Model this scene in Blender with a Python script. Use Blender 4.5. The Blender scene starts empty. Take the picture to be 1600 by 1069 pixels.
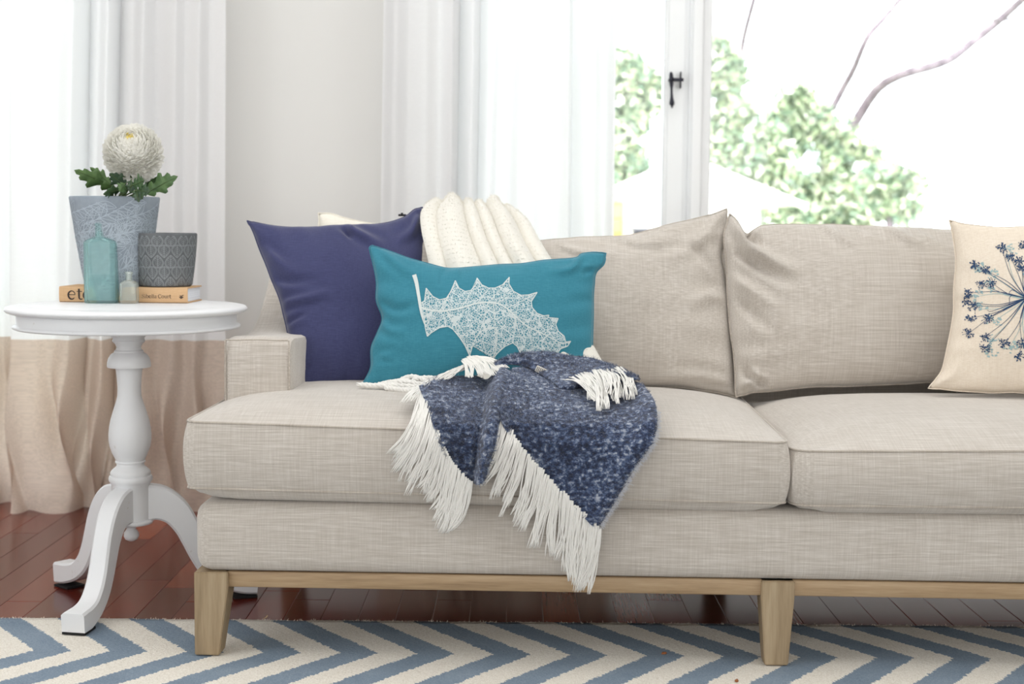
import bpy, bmesh, math, random
import numpy as np
from mathutils import Vector, Matrix, noise
from mathutils.bvhtree import BVHTree

random.seed(7)
rng = np.random.default_rng(7)
SC = bpy.context.scene
COL = SC.collection
PI = math.pi

# ------------------------------------------------------------------ camera
F_PX = 2200.0
PITCH = math.atan((534.5 - 350.0) / F_PX)
ROLL = 0.0085
CAM = np.array((0.0, 0.0, 0.830))
FW = np.array((0, math.cos(PITCH), -math.sin(PITCH)))
UP = np.array((0, math.sin(PITCH), math.cos(PITCH)))
RT = np.array((1.0, 0, 0))
RT2 = RT * math.cos(ROLL) + UP * math.sin(ROLL)
UP2 = -RT * math.sin(ROLL) + UP * math.cos(ROLL)
cam_data = bpy.data.cameras.new('camera')
cam = bpy.data.objects.new('camera', cam_data)
COL.objects.link(cam)
cam_data.sensor_width = 36.0
cam_data.lens = F_PX / 1600.0 * 36.0
cam_data.clip_start = 0.05
cam_data.clip_end = 200
cam_data.dof.use_dof = True
cam_data.dof.focus_distance = 2.75
cam_data.dof.aperture_fstop = 3.8
m = Matrix.Identity(4)
for i in range(3):
    m[i][0], m[i][1], m[i][2], m[i][3] = RT2[i], UP2[i], -FW[i], CAM[i]
cam.matrix_world = m
SC.camera = cam

# ------------------------------------------------------------------ light
SC.view_settings.view_transform = 'Standard'
SC.view_settings.look = 'None'
SC.view_settings.gamma = 1.0
SC.view_settings.use_curve_mapping = False
SC.view_settings.exposure = -0.30
world = bpy.data.worlds.new('bright_sky')
SC.world = world
world.use_nodes = True
bg = world.node_tree.nodes['Background']
bg.inputs[0].default_value = (0.90, 0.95, 1.0, 1)
bg.inputs[1].default_value = 6.4
sun_d = bpy.data.lights.new('sun', 'SUN')
sun_d.energy = 7.0
sun_d.angle = 0.01
sun_d.color = (1.0, 0.95, 0.85)
sun = bpy.data.objects.new('sun', sun_d)
COL.objects.link(sun)
sun.rotation_euler = Vector((0.35, 0.55, -0.8)).to_track_quat('-Z', 'Y').to_euler()
def area_light(name, loc, aim, w, h, power, col):
    d = bpy.data.lights.new(name, 'AREA')
    d.shape = 'RECTANGLE'
    d.size, d.size_y, d.energy, d.color = w, h, power, col
    o = bpy.data.objects.new(name, d)
    COL.objects.link(o)
    o.location = loc
    o.rotation_euler = Vector(aim).to_track_quat('-Z', 'Y').to_euler()


area_light('front_window_daylight', (-0.2, -3.1, 1.45), (0, 1, -0.03), 4.6, 2.2, 88, (1.0, 0.985, 0.965))
area_light('overhead_fill', (-0.1, 2.55, 2.66), (0, 0, -1), 4.2, 1.7, 50, (1.0, 0.99, 0.975))  # added overhead fill, lifts the seat tops, back wall and curtains
area_light('left_window_daylight', (-2.36, 1.7, 1.4), (1, .25, 0), 2.4, 1.9, 34, (0.95, 0.975, 1.0))
area_light('right_side_fill', (2.66, 1.5, 1.5), (-1, .3, 0), 2.6, 1.9, 30, (0.97, 0.985, 1.0))  # added fill from the right, evens the light on the back wall
# portals: where the sky comes into the room
for nm, x0, x1, z0, z1 in (('door_portal', -2.1, -1.13, 0.0, 2.3), ('window_portal', -0.25, 2.25, 0.0, 2.3)):
    pd = bpy.data.lights.new(nm, 'AREA')
    pd.shape = 'RECTANGLE'
    pd.size, pd.size_y = x1 - x0, z1 - z0
    pd.cycles.is_portal = True
    po = bpy.data.objects.new(nm, pd)
    COL.objects.link(po)
    po.location = ((x0 + x1) / 2, 4.46, (z0 + z1) / 2)
    po.rotation_euler = Vector((0, -1, 0)).to_track_quat('-Z', 'Y').to_euler()
SC.cycles.max_bounces = 10
SC.cycles.diffuse_bounces = 4
SC.cycles.transparent_max_bounces = 16
SC.cycles.caustics_reflective = False
SC.cycles.caustics_refractive = True
SC.cycles.blur_glossy = 1.0
SC.cycles.sample_clamp_indirect = 6.0


# ------------------------------------------------------------------ helpers
def ray(px, py):
    xi, yi = (px - 800.0) / F_PX, (534.5 - py) / F_PX
    xu = xi * math.cos(ROLL) - yi * math.sin(ROLL)
    yu = xi * math.sin(ROLL) + yi * math.cos(ROLL)
    return FW + xu * RT + yu * UP


def at(px, py, Y):
    d = ray(px, py)
    return CAM + d * (Y / d[1])


def at_z(px, py, z):
    d = ray(px, py)
    return CAM + d * ((z - CAM[2]) / d[2])


def on_plane(px, py, p0, n):
    d = ray(px, py)
    return CAM + d * (np.dot(np.array(p0) - CAM, n) / np.dot(d, n))


def proj(p):
    q = np.asarray(p) - CAM
    w = q @ FW
    return 800 + F_PX * (q @ RT2) / w, 534.5 - F_PX * (q @ UP2) / w


ORG = {}


def tag(o, label=None, cat=None, group=None, kind=None):
    if label: o['label'] = label
    if cat: o['category'] = cat
    if group: o['group'] = group
    if kind: o['kind'] = kind
    return o


def thing(name, loc, label, cat, group=None):
    o = bpy.data.objects.new(name, None)
    o.empty_display_size = 0.05
    COL.objects.link(o)
    o.location = loc
    ORG[o] = np.array(loc, float)
    return tag(o, label, cat, group)


def mk(name, V, F, mat, parent=None, smooth=True, **kw):
    """one mesh object from world-space vertices"""
    V = np.asarray(V, float)
    org = ORG[parent] if parent is not None else np.zeros(3)
    me = bpy.data.meshes.new(name)
    me.from_pydata((V - org).tolist(), [], [list(f) for f in F])
    me.materials.append(mat)
    if smooth:
        me.polygons.foreach_set('use_smooth', [True] * len(me.polygons))
    me.update()
    o = bpy.data.objects.new(name, me)
    COL.objects.link(o)
    if parent is not None:
        o.parent = parent
    ORG[o] = org
    tag(o, **kw)
    return o


def fixn(o):
    bm = bmesh.new(); bm.from_mesh(o.data)
    bmesh.ops.remove_doubles(bm, verts=bm.verts, dist=1e-6)
    bmesh.ops.recalc_face_normals(bm, faces=bm.faces)
    bm.to_mesh(o.data); bm.free()
    return o


def sharp(o, ang=35):
    o.data.set_sharp_from_angle(angle=math.radians(ang))
    return o


class MB:
    def __init__(s): s.V, s.F = [], []

    def add(s, V, F):
        b = len(s.V)
        s.V.extend([tuple(v) for v in V])
        s.F.extend([tuple(i + b for i in f) for f in F])
        return s

    def build(s, name, mat, parent=None, smooth=True, **kw):
        return mk(name, np.array(s.V), s.F, mat, parent, smooth, **kw)


def grid_faces(nu, nv, off=0, flip=False, closed_u=False):
    F = []
    for j in range(nv - 1):
        for i in range(nu if closed_u else nu - 1):
            a, b = j * nu + i, j * nu + (i + 1) % nu
            q = (a + off, b + off, b + nu + off, a + nu + off)
            F.append(q[::-1] if flip else q)
    return F


def resample(pts, n):
    """smooth (Catmull-Rom) resampling by arc length"""
    P = np.asarray(pts, float)
    if len(P) == 2:
        t = np.linspace(0, 1, n)[:, None]
        return P[0] * (1 - t) + P[1] * t
    Q = np.vstack((2 * P[0] - P[1], P, 2 * P[-1] - P[-2]))
    out = []
    for i in range(1, len(Q) - 2):
        t = np.linspace(0, 1, 12, endpoint=False)[:, None]
        a, b, c, d = Q[i - 1], Q[i], Q[i + 1], Q[i + 2]
        out.append(0.5 * (2 * b + (c - a) * t + (2 * a - 5 * b + 4 * c - d) * t ** 2 + (3 * b - a - 3 * c + d) * t ** 3))
    R = np.vstack(out + [P[-1:]])
    L = np.concatenate(([0], np.cumsum(np.linalg.norm(np.diff(R, axis=0), axis=1))))
    s = np.linspace(0, L[-1], n)
    return np.stack([np.interp(s, L, R[:, k]) for k in range(R.shape[1])], 1)


def coons(top, bottom, left, right, nu, nv):
    T, B = resample(top, nu), resample(bottom, nu)
    Lf, Rg = resample(left, nv), resample(right, nv)
    u = np.linspace(0, 1, nu)[None, :, None]
    v = np.linspace(0, 1, nv)[:, None, None]
    S = (1 - v) * T[None] + v * B[None] + (1 - u) * Lf[:, None] + u * Rg[:, None]
    S = S - ((1 - u) * (1 - v) * T[0] + u * (1 - v) * T[-1] + (1 - u) * v * B[0] + u * v * B[-1])
    return S  # nv, nu, 3


def tube(path, rad, n=6, cap=True):
    P = np.asarray(path, float)
    m_ = len(P)
    r = np.broadcast_to(np.asarray(rad, float), (m_,))
    T = np.gradient(P, axis=0)
    T /= np.linalg.norm(T, axis=1)[:, None] + 1e-12
    ref = np.array((0, 0, 1.0)) if abs(T[0][2]) < 0.9 else np.array((1.0, 0, 0))
    N = np.cross(T[0], ref); N /= np.linalg.norm(N)
    V = []
    a = np.linspace(0, 2 * PI, n, endpoint=False)
    for i in range(m_):
        N = N - T[i] * np.dot(N, T[i]); N /= np.linalg.norm(N) + 1e-12
        B = np.cross(T[i], N)
        V.append(P[i] + r[i] * (np.cos(a)[:, None] * N + np.sin(a)[:, None] * B))
    V = np.vstack(V)
    F = grid_faces(n, m_, closed_u=True)
    if cap:
        F.append(tuple(range(n))[::-1]); F.append(tuple(range((m_ - 1) * n, m_ * n)))
    return V, F


def lathe(profile, c, n=48):
    """profile (r, z) pairs round the vertical axis through c"""
    V = []
    a = np.linspace(0, 2 * PI, n, endpoint=False)
    for r, z in profile:
        V.append(np.stack((c[0] + r * np.cos(a), c[1] + r * np.sin(a), np.full(n, z)), 1))
    V = np.vstack(V)
    F = grid_faces(n, len(profile), closed_u=True)
    F.append(tuple(range(n))[::-1]); F.append(tuple(range((len(profile) - 1) * n, len(profile) * n)))
    return V, F


def box(x0, x1, y0, y1, z0, z1):
    V = [(x, y, z) for z in (z0, z1) for y in (y0, y1) for x in (x0, x1)]
    F = [(0, 2, 3, 1), (4, 5, 7, 6), (0, 1, 5, 4), (2, 6, 7, 3), (0, 4, 6, 2), (1, 3, 7, 5)]
    return np.array(V, float), F


def rbox(x0, x1, y0, y1, z0, z1, r=0.01, seg=3, xf=None):
    bm = bmesh.new()
    V, F = box(x0, x1, y0, y1, z0, z1)
    vs = [bm.verts.new(v) for v in V]
    for f in F: bm.faces.new([vs[i] for i in f])
    bmesh.ops.bevel(bm, geom=bm.edges[:], offset=r, segments=seg, profile=0.5, affect='EDGES')
    bm.verts.index_update()
    V = np.array([v.co[:] for v in bm.verts]); F = [tuple(v.index for v in f.verts) for f in bm.faces]
    bm.free()
    if xf: V = xf(V)
    return V, F


def nz(p, s, o=0.0):
    return noise.noise(Vector((p[0] * s + o, p[1] * s + o * 1.7, p[2] * s - o)))


def seg_dist(px, py, line):
    """distance of many points to a polyline, and how far along it the nearest point lies (0..1)"""
    best = np.full(px.shape, 1e9); along = np.zeros(px.shape)
    k_ = len(line) - 1
    for q, ((x0, y0), (x1, y1)) in enumerate(zip(line[:-1], line[1:])):
        dx, dy = x1 - x0, y1 - y0
        t = np.clip(((px - x0) * dx + (py - y0) * dy) / (dx * dx + dy * dy + 1e-9), 0, 1)
        d = np.hypot(px - x0 - t * dx, py - y0 - t * dy)
        along = np.where(d < best, (q + t) / k_, along)
        best = np.minimum(best, d)
    return best, along


# ------------------------------------------------------------------ materials
def srgb(r, g, b):
    f = lambda c: (c / 255 / 12.92) if c / 255 <= 0.04045 else ((c / 255 + 0.055) / 1.055) ** 2.4
    return (f(r), f(g), f(b), 1)


def mat(name, col=(200, 200, 200), rough=0.6, **kw):
    M = bpy.data.materials.new(name)
    M.use_nodes = True
    N = M.node_tree
    b = N.nodes['Principled BSDF']
    b.inputs['Base Color'].default_value = srgb(*col)
    b.inputs['Roughness'].default_value = rough
    for k, v in kw.items():
        b.inputs[k.replace('_', ' ')].default_value = v
    return M


class NT:
    """tiny node builder"""
    def __init__(s, M): s.M, s.t = M, M.node_tree; s.b = s.t.nodes['Principled BSDF']
    def n(s, typ, **kw):
        o = s.t.nodes.new(typ)
        for k, v in kw.items(): setattr(o, k, v)
        return o
    def l(s, a, b): s.t.links.new(a, b)
    def val(s, sock, v):
        if hasattr(v, 'links'): s.l(v, sock)
        else: sock.default_value = v
    def math(s, op, a, b=0.0, c=0.0):
        o = s.n('ShaderNodeMath', operation=op)
        for k, v in enumerate((a, b, c)): s.val(o.inputs[k], v)
        return o.outputs[0]
    def coord(s, out='Object'): return s.n('ShaderNodeTexCoord').outputs[out]
    def mapping(s, vec, scale=(1, 1, 1), loc=(0, 0, 0), rot=(0, 0, 0)):
        o = s.n('ShaderNodeMapping'); s.l(vec, o.inputs[0])
        o.inputs['Scale'].default_value = scale; o.inputs['Location'].default_value = loc; o.inputs['Rotation'].default_value = rot
        return o.outputs[0]
    def noise(s, vec, scale=1.0, detail=2.0, rough=0.5):
        o = s.n('ShaderNodeTexNoise'); s.l(vec, o.inputs['Vector'])
        o.inputs['Scale'].default_value = scale; o.inputs['Detail'].default_value = detail; o.inputs['Roughness'].default_value = rough
        return o.outputs['Fac']
    def ramp(s, fac, stops):
        o = s.n('ShaderNodeValToRGB'); s.l(fac, o.inputs[0])
        e = o.color_ramp.elements
        while len(e) < len(stops): e.new(0.5)
        for k, (p, c) in enumerate(stops):
            e[k].position = p; e[k].color = c if len(c) == 4 else srgb(*c)
        return o.outputs[0]
    def mix(s, fac, a, b, blend='MIX'):
        o = s.n('ShaderNodeMix', data_type='RGBA', blend_type=blend)
        s.val(o.inputs[0], fac); s.val(o.inputs[6], a); s.val(o.inputs[7], b)
        return o.outputs[2]
    def bump(s, h, strength=0.3, dist=0.002):
        o = s.n('ShaderNodeBump'); s.l(h, o.inputs['Height'])
        o.inputs['Strength'].default_value = strength; o.inputs['Distance'].default_value = dist
        s.l(o.outputs[0], s.b.inputs['Normal'])
    def color(s, c): s.l(c, s.b.inputs['Base Color'])


def linen(name, dark, mid, light, weave=1.0, bump=0.35, sheen=0.38, slub=(9, 420)):
    M = mat(name, mid, 0.9)
    t = NT(M)
    co = t.coord()
    a, k = slub
    h = t.noise(t.mapping(co, (a, k, k)), 1.0, 3.0, 0.6)
    v = t.noise(t.mapping(co, (k * 1.1, a * 1.6, a * 1.6)), 1.0, 3.0, 0.6)
    big = t.noise(co, 7.0, 3.0)
    f = t.math('ADD', t.math('MULTIPLY', h, 0.66), t.math('MULTIPLY', v, 0.34))
    f = t.math('ADD', f, t.math('MULTIPLY', t.math('SUBTRACT', big, 0.5), 0.10))
    f = t.math('ADD', t.math('MULTIPLY', t.math('SUBTRACT', f, 0.5), weave), 0.5)
    t.color(t.ramp(f, [(0.30, dark), (0.5, mid), (0.70, light)]))
    t.bump(f, bump, 0.0012)
    t.b.inputs['Sheen Weight'].default_value = sheen
    t.b.inputs['Sheen Roughness'].default_value = 0.5
    t.b.inputs['Specular IOR Level'].default_value = 0.15
    return M


M_LINEN = linen('oatmeal_linen', (175, 166, 155), (198, 190, 181), (221, 215, 208), .85)
M_SEAM = linen('linen_seam', (160, 150, 138), (188, 178, 167), (210, 202, 192))
M_NAVY = linen('navy_cotton', (57, 59, 94), (64, 67, 104), (73, 77, 116), 1.0, 0.15, 0.35, (40, 700))
M_TEAL = linen('teal_cotton', (52, 122, 141), (59, 131, 151), (70, 142, 161), 1.0, 0.2, 0.25, (30, 600))
M_CREAMP = linen('cream_cotton', (222, 208, 190), (232, 219, 202), (240, 230, 216), 1.0, 0.2, 0.2, (20, 500))
M_CREAMPLAIN = linen('ivory_cotton', (232, 226, 210), (240, 235, 222), (246, 242, 232), 1.0, 0.2, 0.2, (20, 500))
M_WHITEPAINT = mat('white_furniture_paint', (236, 237, 239), 0.38)
t = NT(M_WHITEPAINT)
w = t.noise(t.coord(), 60, 5, 0.65)
t.color(t.ramp(w, [(0.0, (236, 237, 239)), (0.66, (236, 237, 239)), (0.75, (214, 211, 206))]))
t.bump(t.noise(t.coord(), 25, 2), 0.05, 0.002)
M_BLACKPAD = mat('black_felt', (22, 22, 24), 0.9)
M_TRIM = mat('white_trim_paint', (251, 252, 253), 0.4)
M_WALL = mat('white_wall_paint', (232, 231, 228), 0.85)
t = NT(M_WALL); t.bump(t.noise(t.coord(), 220, 2), 0.06, 0.001)
M_CEIL = mat('ceiling_paint', (245, 245, 245), 0.9)
M_DARKMETAL = mat('aged_bronze', (58, 58, 68), 0.42, Metallic=0.7)
M_BLACK = mat('black_plastic', (25, 25, 30), 0.4)


def wood_mat(name, a, b, c, axis, rough=0.55):
    M = mat(name, b, rough)
    t = NT(M)
    co = t.coord()
    sc = {'x': (3, 60, 60), 'z': (60, 60, 3.5)}[axis]
    warp = t.noise(t.mapping(co, tuple(q * 0.25 for q in sc)), 1.0, 3)
    g = t.noise(t.mapping(co, sc), 1.0, 5, 0.65)
    fine = t.noise(t.mapping(co, tuple(q * 6 for q in sc)), 1.0, 2)
    f = t.math('ADD', t.math('MULTIPLY', g, 0.55), t.math('ADD', t.math('MULTIPLY', warp, 0.3), t.math('MULTIPLY', fine, 0.2)))
    t.color(t.ramp(f, [(0.35, a), (0.53, b), (0.72, c)]))
    t.bump(fine, 0.15, 0.001)
    return M


M_OAKX = wood_mat('weathered_oak_rail', (134, 108, 80), (172, 145, 112), (192, 168, 136), 'x')
M_OAKZ = wood_mat('weathered_oak_leg', (134, 114, 86), (163, 142, 112), (182, 163, 134), 'z')

# jarrah boards: every board its own tone
M_FLOOR = mat('jarrah_boards', (105, 50, 38), 0.2)
t = NT(M_FLOOR)
oi = t.n('ShaderNodeObjectInfo')
co = t.coord()
gr = t.noise(t.mapping(co, (120, 4, 1)), 1.0, 4, 0.6)
gr2 = t.noise(t.mapping(co, (420, 9, 1)), 1.0, 3, 0.6)
base = t.ramp(oi.outputs['Random'], [(0.0, (98, 36, 26)), (0.55, (122, 45, 32)), (0.8, (142, 56, 36)), (1.0, (172, 82, 46))])
t.color(t.mix(t.math('MULTIPLY', t.math('ADD', gr, gr2), 0.35), base, srgb(60, 24, 20), 'MIX'))
t.b.inputs['Specular IOR Level'].default_value = 0.36
t.l(t.math('ADD', t.math('MULTIPLY', t.noise(co, 5, 3), 0.10), 0.12), t.b.inputs['Roughness'])
M_SUBFLOOR = mat('dark_joint', (36, 18, 15), 0.5)

# rug: woven zigzag, stepped at the weave
M_RUG = mat('zigzag_wool', (210, 200, 185), 0.95)
t = NT(M_RUG)
sep = t.n('ShaderNodeSeparateXYZ'); t.l(t.coord(), sep.inputs[0])
X, Y = sep.outputs[0], sep.outputs[1]
row = t.math('FLOOR', t.math('DIVIDE', Y, 0.0065))
wn = t.n('ShaderNodeTexWhiteNoise', noise_dimensions='1D'); t.l(row, wn.inputs['W'])
D0 = 2.628
yq = t.math('MULTIPLY', row, 0.0065)
tri = t.math('PINGPONG', t.math('ABSOLUTE', t.math('SUBTRACT', yq, D0)), 0.25)
wob = t.math('MULTIPLY', t.math('SUBTRACT', t.noise(t.coord(), 130, 2), 0.5), 0.012)
s = t.math('ADD', X, t.math('MULTIPLY', tri, 0.78))
s = t.math('ADD', s, t.math('ADD', wob, t.math('MULTIPLY', t.math('SUBTRACT', wn.outputs[0], 0.5), 0.004)))
fr = t.math('FRACT', t.math('ADD', t.math('DIVIDE', t.math('ADD', s, 0.2513), 0.1465), 40.0))
isblue = t.math('GREATER_THAN', fr, 0.515)
fl = t.noise(t.coord(), 350, 3, 0.7)
big = t.noise(t.coord(), 9, 2)
blue = t.ramp(t.math('ADD', t.math('MULTIPLY', fl, 0.7), t.math('MULTIPLY', big, 0.3)), [(0.3, (112, 128, 144)), (0.5, (132, 148, 164)), (0.72, (156, 169, 182))])
cream = t.ramp(fl, [(0.3, (214, 206, 193)), (0.5, (236, 230, 219)), (0.7, (248, 244, 236))])
t.color(t.mix(isblue, cream, blue))
knot = t.noise(t.mapping(t.coord(), (110, 150, 1)), 1.0, 2)
t.bump(t.math('ADD', t.math('MULTIPLY', knot, 0.7), t.math('MULTIPLY', fl, 0.5)), 0.75, 0.004)
t.b.inputs['Specular IOR Level'].default_value = 0.1


def glass_pane_mat():
    M = mat('window_glass', (255, 255, 255), 0.0)
    N = M.node_tree
    out = N.nodes['Material Output']
    tr = N.nodes.new('ShaderNodeBsdfTransparent'); tr.inputs[0].default_value = (0.97, 0.985, 0.98, 1)
    gl = N.nodes.new('ShaderNodeBsdfGlossy'); gl.inputs['Roughness'].default_value = 0.0
    fr_ = N.nodes.new('ShaderNodeFresnel'); fr_.inputs[0].default_value = 1.45
    mx = N.nodes.new('ShaderNodeMixShader')
    N.links.new(fr_.outputs[0], mx.inputs[0]); N.links.new(tr.outputs[0], mx.inputs[1]); N.links.new(gl.outputs[0], mx.inputs[2])
    N.links.new(mx.outputs[0], out.inputs[0])
    return M


M_PANE = glass_pane_mat()


def bottle_glass(name, tint, rough=0.03, clear=0.6):
    """old hand-blown glass: partly straight-through, partly refracting, a little hazy"""
    M = mat(name, tint, rough)
    N = M.node_tree
    b = N.nodes['Principled BSDF']
    b.inputs['Transmission Weight'].default_value = 0.78
    b.inputs['IOR'].default_value = 1.45
    tr = N.nodes.new('ShaderNodeBsdfTransparent')
    tr.inputs[0].default_value = tuple(c ** .5 for c in srgb(*tint)[:3]) + (1,)
    mx = N.nodes.new('ShaderNodeMixShader')
    mx.inputs[0].default_value = clear
    N.links.new(b.outputs[0], mx.inputs[1]); N.links.new(tr.outputs[0], mx.inputs[2])
    N.links.new(mx.outputs[0], N.nodes['Material Output'].inputs[0])
    return M


def cloth_trans(name, col, trans, see=0.0, slub=(3, 420), dark=0.94):
    """thin cloth that passes light: diffuse + translucent (+ open weave)"""
    M = mat(name, col, 0.9)
    T = NT(M); N = T.t
    out = N.nodes['Material Output']
    co = T.coord()
    h = T.noise(T.mapping(co, (slub[0], slub[1], slub[1])), 1.0, 3, 0.6)
    c1 = srgb(*col); c0 = tuple(q * dark for q in c1[:3]) + (1,)
    cc = T.ramp(h, [(0.35, c0), (0.62, c1)])
    di = N.nodes.new('ShaderNodeBsdfDiffuse'); tl = N.nodes.new('ShaderNodeBsdfTranslucent')
    T.l(cc, di.inputs[0]); T.l(cc, tl.inputs[0])
    mx = N.nodes.new('ShaderNodeMixShader'); mx.inputs[0].default_value = trans
    T.l(di.outputs[0], mx.inputs[1]); T.l(tl.outputs[0], mx.inputs[2])
    last = mx.outputs[0]
    if see:
        tp = N.nodes.new('ShaderNodeBsdfTransparent')
        m2 = N.nodes.new('ShaderNodeMixShader'); m2.inputs[0].default_value = see
        T.l(last, m2.inputs[1]); T.l(tp.outputs[0], m2.inputs[2]); last = m2.outputs[0]
    T.l(last, out.inputs[0])
    return M


M_SHEER = cloth_trans('white_sheer', (252, 252, 253), 0.36, 0.01, dark=.97)
M_BEIGE = cloth_trans('beige_curtain_linen', (226, 209, 195), 0.36, 0.0, (4, 260), 0.85)

# ------------------------------------------------------------------ room
WY = 4.20      # inner face of the window wall
XL, XR, YF, ZC = -2.4, 2.7, -3.2, 2.7
DOOR = (-2.1, -1.13, 0.0, 2.3)
WIN = (-0.25, 2.25, 0.0, 2.3)      # glazed down to the floor like the door
mb = MB()
for x0, x1, z0, z1 in ((XL - .2, DOOR[0], -.2, ZC), (DOOR[1], WIN[0], -.2, ZC), (WIN[1], XR + .2, -.2, ZC),
                       (DOOR[0], DOOR[1], DOOR[3], ZC), (DOOR[0], DOOR[1], -.2, -.001), (WIN[0], WIN[1], -.2, -.001), (WIN[0], WIN[1], WIN[3], ZC)):
    mb.add(*box(x0, x1, WY, WY + .24, z0, z1))
mb.build('wall_back', M_WALL, smooth=False, kind='structure')
for nm, a in (('wall_left', (XL - .2, XL, YF - .2, WY, -.2, ZC)), ('wall_right', (XR, XR + .2, YF - .2, WY, -.2, ZC)), ('wall_front', (XL, XR, YF - .2, YF, -.2, ZC))):
    mk(nm, *box(*a), M_WALL, smooth=False, kind='structure')
mk('ceiling', *box(XL - .2, XR + .2, YF - .2, WY + .24, ZC, ZC + .2), M_CEIL, smooth=False, kind='structure')
floor = mk('floor', *box(XL, XR, YF, WY, -.2, -.010), M_SUBFLOOR, smooth=False, kind='structure')
for nm, x0, x1 in (('baseboard_back', DOOR[1] + .07, WIN[0]), ('baseboard_corner', XL, DOOR[0] - .07)):
    V, F = rbox(x0, x1, WY - .018, WY, 0.001, .14, .005, 2)
    mk(nm, V, F, M_TRIM, kind='structure')
# floor boards run away from the camera
PW = 0.078
x = -0.319 - PW * 26
while x < 1.75:
    y = 2.45 - random.uniform(0, .9)
    while y < WY - .02:
        ln = random.choice((.55, .8, 1.1, 1.4)) * random.uniform(.9, 1.1)
        y0, y1 = max(y, 2.3), min(y + ln, WY)
        if y1 - y0 > .05:
            g, c = .0003, .0008
            zt = random.uniform(-.0004, .0)
            V = [(x + g, y0 + g, -.0099), (x + PW - g, y0 + g, -.0099), (x + PW - g, y1 - g, -.0099), (x + g, y1 - g, -.0099),
                 (x + g, y0 + g, zt - c * .5), (x + PW - g, y0 + g, zt - c * .5), (x + PW - g, y1 - g, zt - c * .5), (x + g, y1 - g, zt - c * .5),
                 (x + g + c, y0 + g + c, zt), (x + PW - g - c, y0 + g + c, zt), (x + PW - g - c, y1 - g - c, zt), (x + g + c, y1 - g - c, zt)]
            F = [(0, 3, 2, 1)]
            for b in (0, 4):
                for k in range(4):
                    F.append((b + k, b + (k + 1) % 4, b + 4 + (k + 1) % 4, b + 4 + k))
            F.append((8, 9, 10, 11))
            mk('plank', V, F, M_FLOOR, floor, smooth=False)
        y += ln
    x += PW

# the window: jambs, post, casement on the left with its handle, fixed light on the right
GY = WY + .10
win = mk('window_1', *MB().add(*box(WIN[0], WIN[1], WY + .03, WY + .20, WIN[2] + .002, WIN[2] + .05)).add(*box(WIN[0], WIN[1], WY + .03, WY + .20, WIN[3] - .05, WIN[3]))
         .add(*box(WIN[0], WIN[0] + .05, WY + .03, WY + .20, WIN[2] + .05, WIN[3] - .05)).add(*box(WIN[1] - .05, WIN[1], WY + .03, WY + .20, WIN[2] + .05, WIN[3] - .05)).__dict__.values(),
         M_TRIM, smooth=False, kind='structure')
fx = lambda px: (px - 800) * (WY + .05) / F_PX + 0.006
xa, xb, xc, xd = fx(1028), fx(1066), fx(1086), fx(1099)
z0w, z1w = WIN[2] + .05, WIN[3] - .05
V, F = rbox(xb, xd + .002, WY + .025, WY + .20, z0w, z1w, .004, 2)
mk('mullion', V, F, M_TRIM, win)
V, F = rbox(xb + .006, xc, WY + .008, WY + .026, z0w, z1w, .006, 3)
mk('mullion_bead', V, F, M_TRIM, win)
sash = MB()
sx0 = WIN[0] + .05
for a in ((xa, xb + .001, z0w, z1w), (sx0, sx0 + .06, z0w, z1w), (sx0 + .06, xa, z0w, z0w + .40), (sx0 + .06, xa, z1w - .07, z1w)):
    sash.add(*rbox(a[0], a[1], WY + .045, WY + .10, a[2], a[3], .005, 2))
so = sash.build('casement_sash', M_TRIM, win)
V, F = rbox(xa + .010, xb - .012, WY + .040, WY + .051, z0w + .02, z1w - .02, .004, 2)
mk('stile_panel', V, F, M_TRIM, so)
mk('glass_pane', *box(sx0 + .06, xa, GY - .003, GY + .003, z0w + .40, z1w - .07), M_PANE, win, smooth=False)
mk('glass_pane', *box(xd + .002, WIN[1] - .05, GY - .003, GY + .003, z0w + .40, z1w), M_PANE, win, smooth=False)
V, F = rbox(xd + .002, WIN[1] - .05, WY + .045, WY + .10, z0w, z0w + .40, .005, 2)
mk('bottom_rail', V, F, M_TRIM, win)  # unseen rail, made tall to keep bright sky out of the floor reflection
# handle with drop lever and keeper bar
hy = WY + .020
hh = MB()
hp = lambda x_, y_: at(x_, y_, hy)
top_, bot_ = hp(1048.5, 112), hp(1050, 169)
L = bot_ - top_
prof = [(0, .0), (.03, .0045), (.10, .006), (.24, .0062), (.36, .0052), (.46, .0036), (.60, .0036), (.74, .0052), (.85, .0078), (.90, .0070), (.945, .0028), (.965, .0034), (.99, .002), (1, .0004)]
hh.add(*tube([top_ + L * q for q, r in prof], [max(r, .0004) for q, r in prof], 12))
a, b = hp(1049, 124.5), hp(1066, 124.5)
hb = MB()
V, F = rbox(a[0], b[0] + .004, hy - .004, hy + .004, a[2] - .005, a[2] + .005, .0015, 2)
ho = hh.build('window_handle', M_DARKMETAL, so)
hb.add(V, F)
V, F = rbox(hp(1065.5, 0)[0], hp(1067, 0)[0], hy - .001, hy + .028, a[2] - .024, a[2] + .024, .0008, 1); hb.add(V, F)
V, F = tube([hp(1049, 124.5) - (0, .012, 0), hp(1049, 124.5) + (0, .030, 0)], .0075, 12); hb.add(V, F)
hb.build('handle_keeper', M_DARKMETAL, so)

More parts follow.
